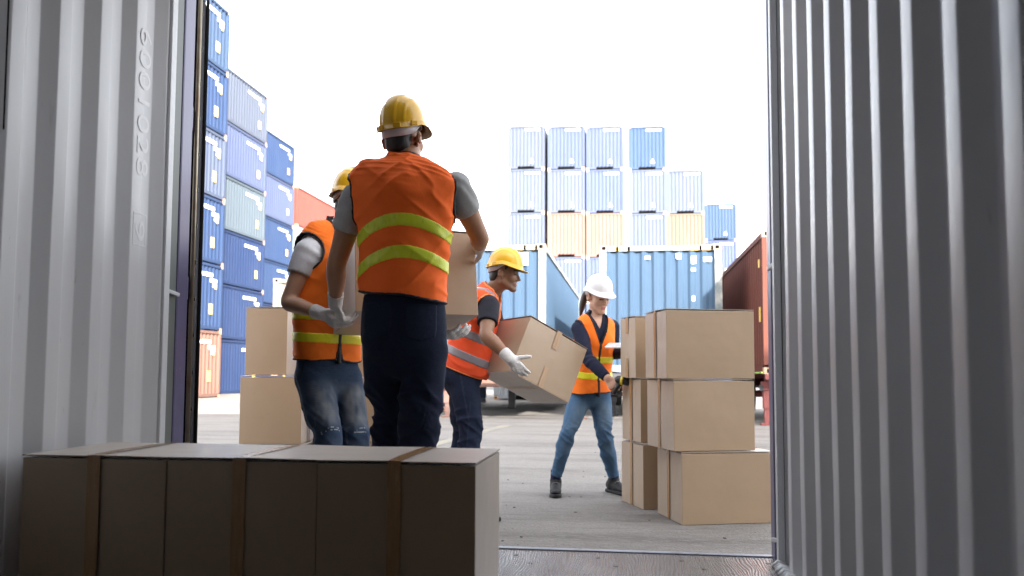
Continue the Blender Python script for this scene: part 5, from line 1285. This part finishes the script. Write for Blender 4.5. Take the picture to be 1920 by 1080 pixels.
a2 = spD['arms'][1]; hw2 = hand_prims(a2[2], (.75, -.55, .05), (0, -.1, -1), [(20, 30, 25)]*4, 1, r=.0082, sc=.88, thumb=(40, 20, 20))
spD['hands'] = [hw_, hw2]; spD['fine'] = [(W(1150, 724, d3-.38), .075)]
body_part(Dw, spD, .0036)
upper(Dw, spD, .0062); spD['fade'] = .8; jeans(Dw, spD, M_DD, wrinkle=1.8, h=.0056)
g = Grid(*bounds(hD.O, hD.w((0, -.16, -.20)), m=.16), .0045); D = hair_field(g, hD, 'long')
D2 = g.new(); g.add(D2, limb([hD.w((.0, -.105, .03)), hD.w((.02, -.135, -.02)), hD.w((.035, -.135, -.10)), hD.w((.05, -.12, -.19))], [.020, .026, .024, .010], 4)); D = smin(D, D2, .015); g.noise(D, .003, (60, 60, 14), 4)
part(D, g, 'hair', M_HAIRB, Dw.t, Dw.base, 1, keep=True)
helmet(Dw.t, Dw.base, hD, M_WHELM, M_HINW, M_BAND, plain=True, a=.100, b=.118, top=.178, peak=.032, arch=.008)
for k in (0, 1):
    l_ = spD['legs'][k]; shoe(Dw, l_[2], l_[4], GROUND+.001)
    an = np.asarray(l_[2], float); g = Grid(*bounds(an, m=.09), .005); Q = g.new(); g.add(Q, limb([an+(0, 0, .06), an-(0, 0, .03)], [.036, .039], 1)); part(np.maximum(Q, plane(g, an+(0, 0, .05), (0, 0, 1))), g, 'sock', M_SOCK, Dw.t, Dw.base, 1)
# scanner in her right hand, tablet under her left arm
M_SCN = mat('scanner_black', (.02, .02, .022), .45); M_SCY = mat('scanner_yellow', (.75, .55, .03), .45)
hp = W(1153, 728, d3-.40); t = thing('scanner', 'black and yellow hand-held barcode scanner in the woman\'s hand', 'scanner', tuple(cw(hp)))
b0 = cw(hp)
def loc(*p): return Vector(cw(np.asarray(p, float)))-b0
m = MB(); gA, gB = W(1151, 738, d3-.39), W(1163, 716, d3-.42); hdv = nrm((.75, -.25, -.12)); hc = np.asarray(gB)
m.tube([loc(*gA), loc(*lerp(gA, gB, .5)), loc(*gB)], [.015, .0155, .018], 12); m.build('handle', M_SCN, t, smooth=True)
m = MB(); m.tube([loc(*(hc-hdv*.035+(0, 0, .012))), loc(*(hc-hdv*.02+(0, 0, .014))), loc(*(hc+hdv*.04+(0, 0, .012))), loc(*(hc+hdv*.075+(0, 0, .004)))], [.016, .027, .030, .026], 14); m.build('scan_head', M_SCN, t, smooth=True)
m = MB(); m.tube([loc(*(hc+hdv*.005+(0, 0, .012))), loc(*(hc+hdv*.022+(0, 0, .012)))], [.0315, .0325], 14); m.build('trim_band', M_SCY, t, smooth=True)
m = MB(); m.obox(loc(*(gA+np.array((.0, 0, -.012)))), (Vector(cw((1, 0, 0))), Vector(cw((0, 1, 0))), Vector((0, 0, 1))), (.022, .016, .010)); m.build('handle_base', M_SCN, t, bevel=.004)
tc_ = W(1160, 648, d3-.20); t = thing('tablet', 'white tablet lying flat on the woman\'s forearm, half behind the stacked boxes', 'tablet', tuple(cw(tc_)))
b0 = cw(tc_); X = Vector(cw((.93, -.36, -.02))).normalized(); Y = Vector(cw((.30, .80, .24))).normalized(); Zv = X.cross(Y).normalized(); Y = Zv.cross(X)
MB().obox((0, 0, 0), (X, Y, Zv), (.088, .062, .006)).build('case', mat('white_tablet', (.75, .75, .76), .35), t, bevel=.004)
MB().obox(Zv*.0066, (X, Y, Zv), (.078, .053, .0006)).build('screen', mat('tablet_screen', (.55, .57, .60), .12), t)
